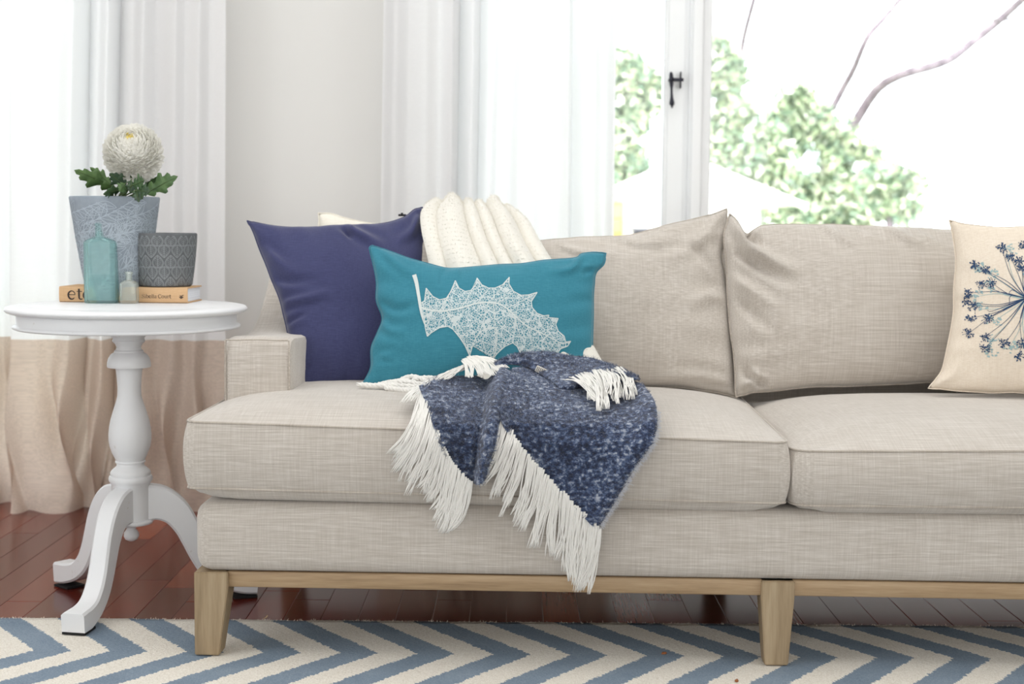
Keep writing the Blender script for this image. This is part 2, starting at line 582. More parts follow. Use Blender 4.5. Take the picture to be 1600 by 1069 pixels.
# glazed door behind the left curtain
door = mk('door_1', *MB().add(*box(DOOR[0], DOOR[0] + .07, WY + .04, WY + .18, 0.002, DOOR[3])).add(*box(DOOR[1] - .07, DOOR[1], WY + .04, WY + .18, 0.002, DOOR[3]))
          .add(*box(DOOR[0] + .07, DOOR[1] - .07, WY + .04, WY + .18, DOOR[3] - .07, DOOR[3])).add(*box(DOOR[0] + .07, DOOR[1] - .07, WY + .04, WY + .18, 0.002, .06)).__dict__.values(),
          M_TRIM, smooth=False, kind='structure')
mk('glass_pane', *box(DOOR[0] + .07, DOOR[1] - .07, GY - .003, GY + .003, .06, DOOR[3] - .07), M_PANE, door, smooth=False)
V, F = rbox(DOOR[1], DOOR[1] + .07, WY - .02, WY, .0015, DOOR[3] + .07, .005, 2)
mk('trim_1', V, F, M_TRIM, kind='structure')
V, F = rbox(DOOR[0] - .07, DOOR[0], WY - .02, WY, .0015, DOOR[3] + .07, .005, 2)
mk('trim_2', V, F, M_TRIM, kind='structure')


# ------------------------------------------------------------------ curtains
def curtain(name, folds, zb, label, seam=None, puddle=0.0, ztop=2.5, sway=None, nv=64, per=14):
    """folds: list of (x at the top, x at the bottom, depth) ridge points across the cloth, left to right"""
    K = len(folds)
    nu = (K - 1) * per + 1
    uu = np.linspace(0, K - 1, nu)
    xt = resample([(f[0], f[2]) for f in folds], nu) if False else None
    idx = np.arange(K)

    def smooth_interp(vals):
        # cosine eased between keys
        i = np.clip(uu.astype(int), 0, K - 2); fr_ = uu - i
        e = fr_ * fr_ * (3 - 2 * fr_)
        v = np.asarray(vals, float)
        return v[i] * (1 - e) + v[i + 1] * e
    XT = np.interp(uu, idx, [f[0] for f in folds]); XB = np.interp(uu, idx, [f[1] for f in folds])
    DY = smooth_interp([f[2] for f in folds])
    zs = np.linspace(ztop, zb, nv)
    if seam:
        k = int(np.argmin(abs(zs - seam))); zs[k] = seam
    P = np.zeros((nv, nu, 3))
    for j, z in enumerate(zs):
        t_ = (ztop - z) / (ztop - zb)
        tt = np.clip((1.6 - z) / 1.6, 0, 1)
        x_ = XT * (1 - tt) + XB * tt
        d = DY * (0.75 + 0.25 * tt)
        y_ = 4.05 + d
        for i in range(nu):
            q = nz((x_[i] * 2.2, z * .9, 3.1), 1.0, 5.0)
            q2 = nz((x_[i] * 7, z * 2.3, 1.7), 1.0, 2.0)
            y_[i] += .012 * q + .004 * q2
            if puddle and z < .55:
                e = (.55 - z) / .55
                x_[i] += puddle * .030 * math.sin(z * 13 + uu[i] * 1.9) * e
                y_[i] += -puddle * .05 * e ** 2 + puddle * .028 * math.sin(z * 16 + uu[i] * 2.7) * e
        P[j, :, 0], P[j, :, 1], P[j, :, 2] = x_, y_, z
        if puddle:
            pass
    P[:, :, 1] = np.minimum(P[:, :, 1], WY - .03)
    root = thing(name, (float(XB.mean()), 4.05, 0), label, 'curtain', None)
    if seam:
        k = int(np.argmin(abs(zs - seam)))
        A, B = P[:k + 1], P[k:]
        mk('sheer_panel', A.reshape(-1, 3), grid_faces(nu, len(A)), M_SHEER, root)
        mk('border_panel', B.reshape(-1, 3), grid_faces(nu, len(B)), M_BEIGE, root, label='beige linen bottom band of the curtain')
        # a stitched hem: folded strip just under the seam
        Hs = P[k - 1:k + 1].copy(); Hs[:, :, 1] -= .004
    else:
        mk('sheer_panel', P.reshape(-1, 3), grid_faces(nu, nv), M_SHEER, root)
    return root


cx = lambda px, Y=4.03: float((px - 800) * Y / F_PX)
lf = [(-90, -80, .02), (-50, -45, -.05), (-20, -8, .05), (8, 4, .07), (30, 12, -.045), (70, 45, -.05), (95, 75, -.02), (128, 100, -.06), (140, 112, .06), (133, 106, .08), (160, 128, .0), (182, 150, -.055),
      (188, 158, .06), (180, 150, .075), (212, 190, -.01), (236, 205, -.055), (246, 240, .0), (284, 262, -.05), (296, 275, -.015), (320, 300, -.05), (332, 318, -.01), (357, 348, -.03)]
curtain('curtain', [(cx(a), cx(b), d) for a, b, d in lf], -.003,
        'long white curtain with a beige linen bottom band hanging behind the round side table', seam=.489, puddle=1.0)
rf = [(598, 586, .02), (618, 606, -.01), (640, 634, -.04), (664, 662, -.05), (684, 682, -.02), (706, 702, -.05), (716, 706, .05), (712, 704, .06), (738, 730, -.035), (748, 738, .045), (742, 732, .06), (772, 752, -.02),
      (782, 758, .03), (800, 776, .02), (812, 806, -.045), (828, 830, -.03), (846, 850, .01), (862, 866, -.04), (884, 888, -.01), (890, 894, .05), (884, 890, .06), (920, 926, -.02), (940, 944, .03), (957, 958, -.01)]
curtain('curtain', [(cx(a), cx(b), d) for a, b, d in rf], -.003,
        'white curtain hanging behind the sofa and the ivory throw, beside the casement', seam=.489, puddle=.6)
rod = MB(); rod.add(*tube([(XL + .05, 4.05, 2.52), (XR - .05, 4.05, 2.52)], .014, 12))
for xx in (XL + .3, -.6, XR - .3):
    rod.add(*tube([(xx, 4.05, 2.52), (xx, WY, 2.52)], .008, 8))
tag(rod.build('curtain_rod', M_TRIM), 'white curtain rod fixed high above the window and door', 'curtain rod')

# ------------------------------------------------------------------ rug
nu, nv = 240, 90
gx, gy = np.meshgrid(np.linspace(-1.7, 1.9, nu), np.linspace(1.25, 2.850, nv))
V = np.stack((gx, gy, np.full_like(gx, .0105)), 2)
for j in range(nv):
    for i in range(nu):
        p = V[j, i]
        V[j, i, 2] += .0007 * nz(p, 60) + .0006 * nz(p, 9)
        if j == nv - 1: V[j, i, 1] += .0025 * nz(p, 40, 3) + .002 * nz(p, 6, 1)
Vb = V.copy(); Vb[:, :, 2] = .0008
n0 = nu * nv
F = grid_faces(nu, nv)
for i in range(nu - 1):
    a, b = (nv - 1) * nu + i, (nv - 1) * nu + i + 1
    F.append((a, b, n0 + b, n0 + a))
    F.append((i + 1, i, n0 + i, n0 + i + 1))
for j in range(nv - 1):
    a, b = j * nu, (j + 1) * nu
    F.append((a, b, n0 + b, n0 + a))
    a, b = a + nu - 1, b + nu - 1
    F.append((b, a, n0 + a, n0 + b))
rug = tag(mk('rug', np.vstack((V.reshape(-1, 3), Vb.reshape(-1, 3))), F, M_RUG), 'flat woven wool rug with blue and cream zigzag stripes under the sofa front', 'rug')
fz = MB()
for i in range(3600):
    x = random.uniform(-1.3, 1.3)
    p = np.array((x, 2.846 + .0025 * nz((x, 2.87, 0), 40, 3) + random.uniform(-.004, .003), random.uniform(.004, .011)))
    d = np.array((random.uniform(-.5, .5), random.uniform(.15, 1), random.uniform(-.2, .9))); d /= np.linalg.norm(d)
    l = random.uniform(.002, .007)
    s_ = np.array((.0005, 0, 0))
    q = p + d * l * .6; e = q + d * l * .4 + (0, 0, -.001)
    fz.add([p - s_, p + s_, q + s_ * .8, q - s_ * .8, e], [(0, 1, 2, 3), (3, 2, 4)])
mf = mat('wool_fuzz', (224, 216, 203), 0.95)
fz.build('edge_fibres', mf, rug, kind='stuff')

# ------------------------------------------------------------------ sofa
SX, SY, TH = -0.594, 2.60, 0.030
ct, st = math.cos(TH), math.sin(TH)


def sofa_xf(V):
    V = np.asarray(V, float)
    o = V.copy()
    o[..., 0] = SX + V[..., 0] * ct + V[..., 1] * st
    o[..., 1] = SY - V[..., 0] * st + V[..., 1] * ct
    return o


SL = 2.17    # overall length
sofa = thing('sofa', (SX, SY, 0), 'long oatmeal linen sofa with loose cushions on tapered oak legs, standing half on the rug', 'sofa')
V, F = rbox(0, SL, 0, .90, .1715, .305, .030, 5, sofa_xf)
base = mk('base_panel', V, F, M_LINEN, sofa)
# oak plinth rail set back under the upholstery
mk('plinth_rail', *rbox(.055, SL - .05, .012, .036, .1425, .1718, .0015, 1, sofa_xf), M_OAKX, sofa)
mk('plinth_rail', *rbox(.055, SL - .05, .86, .885, .1425, .1718, .0015, 1, sofa_xf), M_OAKX, sofa)


def sofa_leg(x, y, ta, tb, dirx):
    """tapered square leg; ta top width, tb foot width; dirx -1 taper on the left side, 1 on the right, 0 both"""
    zt, zb = .1718, .0125
    z_keep = .143
    rows = [(zt, ta), (z_keep, ta), (zb, tb)]
    V = []
    for z, w_ in rows:
        x0 = x if dirx == 1 else (x + ta - w_ if dirx == -1 else x + (ta - w_) / 2)
        d = w_
        V += [(x0, y, z), (x0 + w_, y, z), (x0 + w_, y + d, z), (x0, y + d, z)]
    F = [(0, 3, 2, 1), (8, 9, 10, 11)]
    F = [(3, 2, 1, 0)[::-1], (8, 9, 10, 11)[::-1]]
    for r in range(2):
        for k in range(4):
            F.append((r * 4 + k, (r + 1) * 4 + k, (r + 1) * 4 + (k + 1) % 4, r * 4 + (k + 1) % 4))
    o = mk('leg', sofa_xf(np.array(V, float)), F, M_OAKZ, sofa, smooth=False)
    fixn(o)
    bm = bmesh.new(); bm.from_mesh(o.data)
    bmesh.ops.bevel(bm, geom=bm.edges[:], offset=.0018, segments=2, affect='EDGES')
    bm.to_mesh(o.data); bm.free()
    return o


sofa_leg(-.001, .003, .064, .047, 1)
sofa_leg(1.062, .003, .062, .044, 0)
sofa_leg(SL - .064, .003, .064, .047, -1)
sofa_leg(.000, .836, .060, .045, 1)
sofa_leg(1.046, .836, .060, .045, 0)
sofa_leg(SL - .064, .836, .060, .045, -1)


def seat_cushion(x0, x1, y0, y1, zt, zb, crown_t, crown_b, bulge, rc):
    """boxed cushion: zt/zb = welt heights at (left, right); crowned panels above and below"""
    n = 33
    hw, hd = (x1 - x0) / 2, (y1 - y0) / 2
    mx, my = (x0 + x1) / 2, (y0 + y1) / 2

    def bnd(a, b):
        # square boundary point -> rounded rectangle
        X_, Y_ = a * hw, b * hd
        ex, ey = abs(X_) - (hw - rc), abs(Y_) - (hd - rc)
        if ex > 0 and ey > 0:
            k = max(ex, ey) / math.hypot(ex, ey)
            X_ = math.copysign(hw - rc + ex * k, X_); Y_ = math.copysign(hd - rc + ey * k, Y_)
        return X_, Y_
    # denser near the edges
    tt = np.sin(np.linspace(-PI / 2, PI / 2, n)); tt = .5 * tt + .5 * np.linspace(-1, 1, n)
    ntt = len(tt)
    top, bot = [], []
    zl = lambda z, X_: z[0] + (z[1] - z[0]) * (X_ + hw) / (2 * hw)
    for v in tt:
        for u in tt:
            mm = max(abs(u), abs(v))
            if mm < 1e-9: X_, Y_ = 0, 0
            else:
                bx, by = bnd(u / mm, v / mm); X_, Y_ = bx * mm, by * mm
            fall = (1 - abs(u) ** 7) * (1 - abs(v) ** 3.2)
            lump = .004 * nz((X_ * 3, Y_ * 3, x0), 1.0, 4) * fall
            top.append((mx + X_, my + Y_, zl(zt, X_) + crown_t * fall + lump))
            fb = (1 - abs(u) ** 24) * (1 - abs(v) ** 18)
            bot.append((mx + X_, my + Y_, zl(zb, X_) - crown_b * fb))
    mb = MB()
    mb.add(sofa_xf(np.array(top)), grid_faces(ntt, ntt))
    mb.add(sofa_xf(np.array(bot)), grid_faces(ntt, ntt, flip=True))
    # boxing
    per = [(u, -1) for u in tt[:-1]] + [(1, v) for v in tt[:-1]] + [(u, 1) for u in tt[::-1][:-1]] + [(-1, v) for v in tt[::-1][:-1]]
    rows = []
    welt_t, welt_b = [], []
    nb = 9
    for k in range(nb):
        w_ = -1 + 2 * k / (nb - 1)
        r = []
        for (a, b) in per:
            X_, Y_ = bnd(a, b)
            e = bulge * (1 - w_ * w_)
            nl = math.hypot(X_ / hw ** 3 * abs(X_) ** 0, 0) if False else 1
            ax, ay = (abs(a) >= 1 and abs(X_) > hw - rc * 1.01), (abs(b) >= 1 and abs(Y_) > hd - rc * 1.01)
            nx, ny = (math.copysign(1, X_) if ax else 0), (math.copysign(1, Y_) if ay else 0)
            rip = .0015 * nz((X_ * 5, Y_ * 5, w_), 1, 9)
            zz = zl(zb, X_) + (zl(zt, X_) - zl(zb, X_)) * (w_ + 1) / 2
            r.append((mx + X_ + nx * (e + rip * (1 - w_ * w_)), my + Y_ + ny * (e + rip * (1 - w_ * w_)), zz))
        rows.append(r)
    V = sofa_xf(np.array(rows).reshape(-1, 3))
    mb.add(V, grid_faces(len(per), nb, closed_u=True))
    o = mb.build('seat_cushion', M_LINEN, sofa)
    fixn(o)
    sharp(o, 50)
    P = MB()
    for row_ in (rows[0], rows[-1]):
        pts = sofa_xf(np.array(row_ + row_[:1]))
        P.add(*tube(pts, .0024, 6, cap=False))
    P.build('piping', M_SEAM, o)
    return o


# heights taken where the welts run
seat_cushion(-.012, 1.104, -.008, .70, (.459, .434), (.334, .321), .038, .030, .010, .022)
seat_cushion(1.112, SL + .016, -.012, .70, (.419, .434), (.318, .324), .046, .024, .012, .040)


# arms with a back wing
def arm(x0, x1, name):
    prof = [(.251, .32), (.251, .566), (.256, .588), (.268, .600), (.30, .604), (.40, .599), (.46, .598), (.52, .607), (.587, .632), (.64, .664), (.692, .703), (.74, .748), (.78, .778), (.81, .798), (.88, .798), (.88, .32)]
    prof = [(a, b - (.010 if b > .5 else 0)) for a, b in prof]
    n = len(prof)
    ys = np.array(prof)
    tops = resample(prof[4:14], 30)
    full = [prof[0], (.251, .45)] + prof[1:4] + [tuple(p) for p in tops] + prof[14:]
    full = np.array(full)
    c = np.array((.55, .46))
    mb = MB()
    # cross-width with rounded shoulders: four loops
    ins = [(0.0, .012), (.004, .003), (.012, 0.0), (1, 0)]
    xs = [x0, x0 + .003, x0 + .012, x0 + .03, (x0 + x1) / 2, x1 - .03, x1 - .012, x1 - .003, x1]
    off = [.012, .004, 0, 0, -.002, 0, 0, .004, .012]
    V = []
    T_ = np.gradient(full, axis=0); Nn = np.stack((T_[:, 1], -T_[:, 0]), 1); Nn /= np.linalg.norm(Nn, axis=1)[:, None] + 1e-9
    for xx, of in zip(xs, off):
        q = full + Nn * of
        V.append(np.stack((np.full(len(full), xx), q[:, 0], q[:, 1]), 1))
    V = np.array(V)
    k = len(full)
    mb.add(sofa_xf(V.reshape(-1, 3)), grid_faces(k, len(xs), closed_u=True) + [tuple(range(k)), tuple(range((len(xs) - 1) * k, len(xs) * k))[::-1]])
    o = mb.build(name, M_LINEN, sofa)
    fixn(o); sharp(o, 40)
    pts = [(x0 + .004, .2505, .33), (x0 + .004, .2505, .575), (x0 + .016, .2515, .5895), (x1 - .016, .2515, .5895), (x1 - .004, .2505, .575), (x1 - .004, .2505, .33)]
    mk('piping', *tube(sofa_xf(resample(pts, 40)), .0018, 6), M_SEAM, o)
    return o


arm(0.0, .138, 'armrest')
arm(SL - .138, SL, 'armrest')
V, F = rbox(.13, SL - .13, .775, .885, .32, .790, .022, 4, sofa_xf)
mk('backrest', V, F, M_LINEN, sofa)


# ------------------------------------------------------------------ pillows
def pillow(name, p0, n, top, bottom, left, right, thick, material, parent, nu=56, nv=44, power=.48, back=.8, wr=.004, creases=(), seed=1, seam_r=.0016, seam_mat=None, wob=.0035, **kw):
    """cushion whose seam outline runs through pixel polylines on the plane p0/n; n points to the camera"""
    n = np.array(n, float); n /= np.linalg.norm(n)
    p0 = np.array(p0, float)
    pl = lambda L: [on_plane(q[0], q[1], p0, n) for q in L]
    S = coons(pl(top), pl(bottom), pl(left), pl(right), nu, nv)
    # the seam line is never dead straight
    ey_ = np.array((0, 0, 1.0)) - n * n[2]; ey_ /= np.linalg.norm(ey_); ex_ = np.cross(ey_, n)
    for j in range(nv):
        for i in range(nu):
            if 2 < i < nu - 3 or 2 < j < nv - 3:
                S[j, i] += ex_ * wob * nz(S[j, i], 14, seed + 20) + ey_ * wob * nz(S[j, i], 14, seed + 40)
    u = np.linspace(-1, 1, nu)[None, :]; v = np.linspace(-1, 1, nv)[:, None]
    T = thick * np.clip((1 - u ** 2) * (1 - v ** 2), 0, 1) ** power
    PX, PY = proj(S)
    D = np.zeros((nv, nu))
    edge = np.minimum(1 - abs(u), 1 - abs(v)) * np.ones((nv, nu))
    for j in range(nv):
        for i in range(nu):
            p = S[j, i]
            fall = min(1.0, edge[j, i] / .25)
            q = nz(p, 7, seed) * .9 + nz(p, 16, seed + 3) * .5
            # gathers running in from the seam
            g = math.exp(-edge[j, i] / .16) * (1 - math.exp(-edge[j, i] / .05))
            along = u[0, i] if (1 - abs(v[j, 0])) < (1 - abs(u[0, i])) else v[j, 0]
            gath = math.sin(along * 17 + 3 * nz((along * 2, seed, 0), 1.3) + seed) * g
            D[j, i] = wr * (q * fall + 1.3 * gath)
    for line, amp, wd in creases:
        dd, al = seg_dist(PX, PY, [tuple(q) for q in resample(line, 14)])
        wd = wd * (1 + .5 * al)
        D += 1.5 * amp * (np.exp(-(dd / (wd * .62)) ** 2) - .35 * np.exp(-((dd - wd * 1.1) / (wd * .6)) ** 2)) * (1 - al ** 2) * np.minimum(1, (al + .15) * 3) * np.minimum(1, edge / .06)
    fr_ = S + n * (T + D)[..., None]
    bk = S - n * (T * back)[..., None]
    N0 = nu * nv
    V = np.vstack((fr_.reshape(-1, 3), bk.reshape(-1, 3)))
    F = grid_faces(nu, nv, flip=True) + grid_faces(nu, nv, off=N0)
    o = mk(name, V, F, material, parent, **kw)
    bm = bmesh.new(); bm.from_mesh(o.data)
    bmesh.ops.remove_doubles(bm, verts=bm.verts, dist=2e-5)
    bmesh.ops.recalc_face_normals(bm, faces=bm.faces)
    bm.to_mesh(o.data); bm.free()
    ring = np.vstack((S[0], S[1:, -1], S[-1, ::-1][1:], S[::-1, 0][1:]))
    mk('seam', *tube(ring + n * .0005, seam_r, 6, cap=False), seam_mat or material, o)
    return o, (fr_, nu, nv, n)


def front_bvh(fr):
    P, nu, nv, n = fr
    V = [Vector(p) for p in P.reshape(-1, 3)]
    return BVHTree.FromPolygons(V, grid_faces(nu, nv)), n


def cast(bv, px, py, lift):
    b, n = bv
    d = Vector(ray(px, py)).normalized()
    h = b.ray_cast(Vector(CAM), d)
    if h[0] is None: return None
    nn = np.array(h[1]); nn = nn if np.dot(nn, n) > 0 else -nn
    return np.array(h[0]) + nn * lift, nn


# back cushions of the sofa (loose, slumped)
lean = (0.02, -1, .22)
creL = [([(1128, 330), (1090, 380), (1030, 420)], .006, 12), ([(1130, 440), (1090, 400), (1050, 385)], -.008, 9), ([(1132, 470), (1095, 470), (1060, 500)], .005, 12),
        ([(1150, 600), (1080, 590), (1000, 600)], .005, 10), ([(960, 372), (1000, 385), (1060, 378)], .006, 9), ([(870, 385), (900, 400), (960, 405)], .006, 9), ([(1000, 368), (1040, 362)], -.006, 7)]
p0L = sofa_xf((.6, .585, .47))
pillow('back_cushion', p0L, lean,
       [(478, 400), (560, 378), (680, 372), (800, 376), (840, 377), (900, 371), (965, 369), (1010, 361), (1060, 347), (1110, 336), (1136, 326)],
       [(492, 612), (700, 612), (940, 606), (1050, 604), (1110, 612), (1152, 622)],
       [(478, 400), (482, 500), (492, 612)],
       [(1136, 326), (1134, 360), (1128, 402), (1133, 432), (1139, 480), (1145, 560), (1152, 622)], .085, M_LINEN, sofa, 130, 64, .42, .7, .004, creL, 2, .0022, M_SEAM)
creR = [([(1142, 345), (1160, 385), (1190, 410), (1240, 432)], .018, 11), ([(1150, 400), (1185, 425), (1240, 455)], -.012, 10), ([(1142, 440), (1180, 470), (1220, 500)], .009, 11),
        ([(1145, 470), (1180, 505), (1210, 530)], -.008, 9), ([(1175, 352), (1168, 372), (1182, 392)], -.014, 8), ([(1150, 605), (1175, 596), (1168, 580)], .012, 9), ([(1190, 604), (1165, 588), (1150, 560)], -.014, 8),
        ([(1280, 356), (1310, 380), (1340, 395)], .006, 10), ([(1380, 360), (1410, 382), (1440, 390)], .007, 10), ([(1330, 356), (1370, 376)], -.006, 8), ([(1430, 362), (1470, 385)], -.005, 9)]
p0R = sofa_xf((1.5, .60, .46))
pillow('back_cushion', p0R, lean,
       [(1140, 334), (1152, 345), (1166, 366), (1180, 357), (1200, 352), (1300, 352), (1420, 356), (1500, 360), (1650, 356), (1790, 352)],
       [(1150, 620), (1166, 616), (1185, 611), (1260, 606), (1400, 600), (1480, 598), (1640, 606), (1800, 618)],
       [(1140, 334), (1132, 366), (1134, 405), (1137, 470), (1146, 560), (1150, 620)],
       [(1790, 352), (1806, 480), (1800, 618)], .088, M_LINEN, sofa, 150, 72, .42, .7, .004, creR, 5, .0022, M_SEAM)

# navy cushion
navy = thing('navy_cushion', tuple(at(510, 605, 3.0)), 'plain navy blue square cushion leaning on the sofa arm behind the teal one', 'cushion')
nn = np.array((.22, -1, .45))
creN = [([(540, 352), (555, 372), (600, 400)], .009, 9), ([(545, 380), (530, 360)], -.006, 6), ([(415, 395), (440, 425), (470, 440)], .006, 9), ([(425, 440), (455, 450), (500, 452)], -.005, 8), ([(432, 480), (470, 478), (520, 470)], .006, 8),
        ([(445, 510), (480, 498)], -.006, 6), ([(650, 345), (640, 370), (615, 390)], .006, 8)]
nc, _ = pillow('cover', at(520, 605, 3.03), nn,
            [(386, 345), (405, 350), (450, 356), (500, 355), (540, 352), (590, 350), (630, 340), (648, 328), (660, 324)],
            [(456, 606), (500, 607), (580, 606), (690, 604)],
            [(386, 345), (400, 375), (422, 428), (440, 482), (452, 540), (456, 606)],
            [(660, 324), (662, 350), (670, 400), (685, 480), (690, 604)], .062, M_NAVY, navy, 84, 84, .45, .8, .004, creN, 3)
zp = MB()
a = on_plane(630, 338, at(520, 605, 3.03), nn / np.linalg.norm(nn)) + (0, .01, .002)
zp.add(*rbox(a[0] - .012, a[0] + .006, a[1] - .003, a[1] + .003, a[2] - .002, a[2] + .003, .001, 1))
zp.add(*rbox(a[0] - .006, a[0] - .001, a[1] - .004, a[1] + .004, a[2] + .0, a[2] + .006, .001, 1))
zp.build('zip_pull', M_BLACK, navy, label='small black zip slider on the top seam')

# ivory cushion peeking out behind it
ivory = thing('ivory_cushion', tuple(at(560, 560, 3.26)), 'ivory cushion with one corner showing above the navy cushion', 'cushion')
pillow('cover', at(560, 560, 3.22), (.15, -1, .30),
       [(497, 333), (520, 334), (545, 342), (590, 351), (650, 345), (690, 338)], [(505, 560), (600, 562), (700, 558)],
       [(497, 333), (500, 360), (508, 450), (505, 560)], [(690, 338), (685, 420), (700, 558)], .045, M_CREAMPLAIN, ivory, 40, 40, .45, .8, .003, (), 6)

# teal cushion with the skeleton leaf
teal = thing('teal_cushion', tuple(at(745, 603, 2.95)), 'teal rectangular cushion printed with a white skeleton holly leaf', 'cushion')
tn = np.array((.03, -1, .30))
tp0 = at(745, 600, 2.955)
creT = [([(600, 395), (625, 420), (660, 440)], .004, 9), ([(590, 500), (610, 520), (640, 525)], .005, 8), ([(598, 478), (625, 490), (660, 480)], -.004, 8), ([(700, 418), (690, 440), (700, 455)], -.003, 7), ([(715, 420), (712, 445)], .003, 7),
        ([(905, 405), (890, 425), (850, 430)], .004, 8), ([(925, 425), (905, 432)], -.004, 6), ([(595, 560), (620, 560)], .003, 7)]
tc, tfr = pillow('cover', tp0, tn,
             [(577, 388), (582, 384), (600, 390), (640, 405), (690, 418), (715, 419), (760, 416), (820, 411), (880, 406), (900, 403), (908, 397), (930, 394), (947, 396)],
             [(563, 604), (580, 603), (650, 605), (760, 606), (880, 604), (924, 597)],
             [(577, 388), (582, 410), (588, 440), (588, 470), (597, 497), (590, 520), (580, 545), (578, 575), (570, 594), (563, 604)],
             [(947, 396), (942, 412), (930, 425), (928, 445), (927, 500), (926, 560), (924, 597)], .055, M_TEAL, teal, 110, 70, .45, .8, .0030, creT, 8)
M_INK = mat('white_ink', (214, 222, 220), 0.8)
M_LACE = mat('lace_ink', (214, 222, 220), 0.8)
t = NT(M_LACE)
co = t.mapping(t.coord(), (1, 1, 1))
vo = t.n('ShaderNodeTexVoronoi', feature='DISTANCE_TO_EDGE'); t.l(co, vo.inputs['Vector']); vo.inputs['Scale'].default_value = 230
vo2 = t.n('ShaderNodeTexVoronoi', feature='DISTANCE_TO_EDGE'); t.l(co, vo2.inputs['Vector']); vo2.inputs['Scale'].default_value = 48
l1 = t.math('LESS_THAN', vo.outputs['Distance'], .10)
l2 = t.math('LESS_THAN', vo2.outputs['Distance'], .03)
patch = t.math('GREATER_THAN', t.noise(co, 42, 3, .6), .66)
f = t.math('MAXIMUM', t.math('MAXIMUM', l1, l2), patch)
t.color(t.mix(f, srgb(60, 131, 150), srgb(206, 217, 218)))
bv = front_bvh(tfr)
C4 = lambda x, y: (540 + x / 3.81, 360 + y / 3.81)
leafo = [(440, 440), (470, 420), (480, 345), (520, 395), (560, 415), (600, 405), (630, 360), (653, 300), (675, 345), (710, 365), (745, 360), (775, 325), (783, 285), (810, 325), (850, 345), (890, 345), (935, 325), (975, 280), (972, 320), (1000, 365), (1045, 388), (1090, 385), (1140, 370), (1105, 425), (1110, 460), (1140, 495), (1180, 510), (1210, 505), (1205, 520), (1265, 525), (1250, 560), (1265, 600), (1300, 630), (1310, 665), (1340, 660), (1320, 690), (1280, 705), (1255, 740), (1240, 770), (1215, 765), (1170, 740), (1110, 755), (1040, 770), (1035, 720), (1020, 690), (995, 670), (950, 690), (910, 725), (875, 765), (895, 710), (900, 640), (897, 580), (850, 580), (810, 600), (775, 640), (755, 690), (738, 750), (720, 700), (680, 640), (640, 590), (610, 572), (560, 580), (510, 610), (487, 632), (475, 580), (468, 530), (450, 480)]
poly = [C4(*q) for q in leafo]


def print_area(poly, bv, lift, name, material, parent, cell=5.0):
    """fine triangulated patch laid on the cloth inside a pixel outline"""
    bm = bmesh.new()
    vs = [bm.verts.new((x_, y_, 0)) for x_, y_ in poly]
    bm.faces.new(vs)
    bmesh.ops.triangulate(bm, faces=bm.faces[:])
    for _ in range(5):
        e = [e_ for e_ in bm.edges if e_.calc_length() > cell]
        if not e: break
        bmesh.ops.subdivide_edges(bm, edges=e, cuts=1)
        bmesh.ops.triangulate(bm, faces=bm.faces[:])
    bad = []
    for v_ in bm.verts:
        r = cast(bv, v_.co.x, v_.co.y, lift)
        if r is None: bad.append(v_)
        else: v_.co = r[0]
    if bad: bmesh.ops.delete(bm, geom=bad, context='VERTS')
    bm.verts.index_update()
    o = mk(name, [v_.co[:] for v_ in bm.verts], [[v_.index for v_ in f_.verts] for f_ in bm.faces], material, parent)
    bm.free()
    return o


def ink(mb, pts, w, bv, lift, step=4.0):
    """ink line of pixel width w (number or list) along a pixel polyline"""
    P = np.asarray(pts, float)
    n_ = max(3, int(np.linalg.norm(np.diff(P, axis=0), axis=1).sum() / step))
    R = resample(P, n_)
    W = np.interp(np.linspace(0, 1, n_), np.linspace(0, 1, len(np.atleast_1d(w))), np.atleast_1d(w)) if np.ndim(w) else np.full(n_, w)
    T = np.gradient(R, axis=0); T /= np.linalg.norm(T, axis=1)[:, None] + 1e-9
    Nn = np.stack((-T[:, 1], T[:, 0]), 1) * W[:, None] / 2
    V = []
    for a_, b_ in zip(R + Nn, R - Nn):
        ra, rb = cast(bv, *a_, lift), cast(bv, *b_, lift)
        if ra is None or rb is None:
            if len(V) >= 4: mb.add(V, [(k, k + 1, k + 3, k + 2) for k in range(0, len(V) - 2, 2)])
            V = []; continue
        V += [ra[0], rb[0]]
    if len(V) >= 4: mb.add(V, [(k, k + 1, k + 3, k + 2) for k in range(0, len(V) - 2, 2)])


print_area(poly, bv, .0006, 'leaf_print', M_LACE, tc)
ik = MB()
ik_lines = [([C4(*q) for q in leafo + leafo[:1]][i:i + 2], 1.3) for i in range(len(leafo))]
for pts, w_ in ik_lines: ink(ik, pts, w_, bv, .0010, 3)
ink(ik, [C4(*q) for q in ((440, 455), (480, 470), (540, 480), (600, 478), (680, 465), (760, 440), (830, 430), (900, 435), (960, 465), (1020, 520), (1080, 570), (1150, 605), (1220, 640), (1280, 670), (1330, 668))], [3.0, 2.6, 2.2, 1.6, 1.0], bv, .0011)
ink(ik, [C4(*q) for q in ((408, 265), (422, 310), (432, 370), (442, 430), (452, 500), (470, 560))], [6.5, 5.6, 5, 4.6, 2.5, 1], bv, .0011)
for a_, b_ in (((560, 480), (653, 300)), ((690, 463), (783, 285)), ((850, 430), (975, 280)), ((960, 465), (1140, 370)), ((600, 478), (720, 640)), ((600, 478), (738, 750)), ((850, 432), (790, 620)), ((880, 435), (890, 760)), ((960, 465), (1010, 600)),
               ((1000, 500), (1060, 750)), ((1080, 570), (1120, 740)), ((1150, 605), (1230, 750)), ((1060, 550), (1200, 515)), ((1180, 620), (1255, 535)), ((480, 470), (490, 625)), ((500, 474), (482, 350)), ((640, 470), (600, 410)), ((780, 436), (850, 350)), ((900, 435), (1000, 370))):
    ink(ik, [C4(*a_), C4((a_[0] + b_[0]) / 2 + 6, (a_[1] + b_[1]) / 2), C4(*b_)], [1.2, .5], bv, .0010)
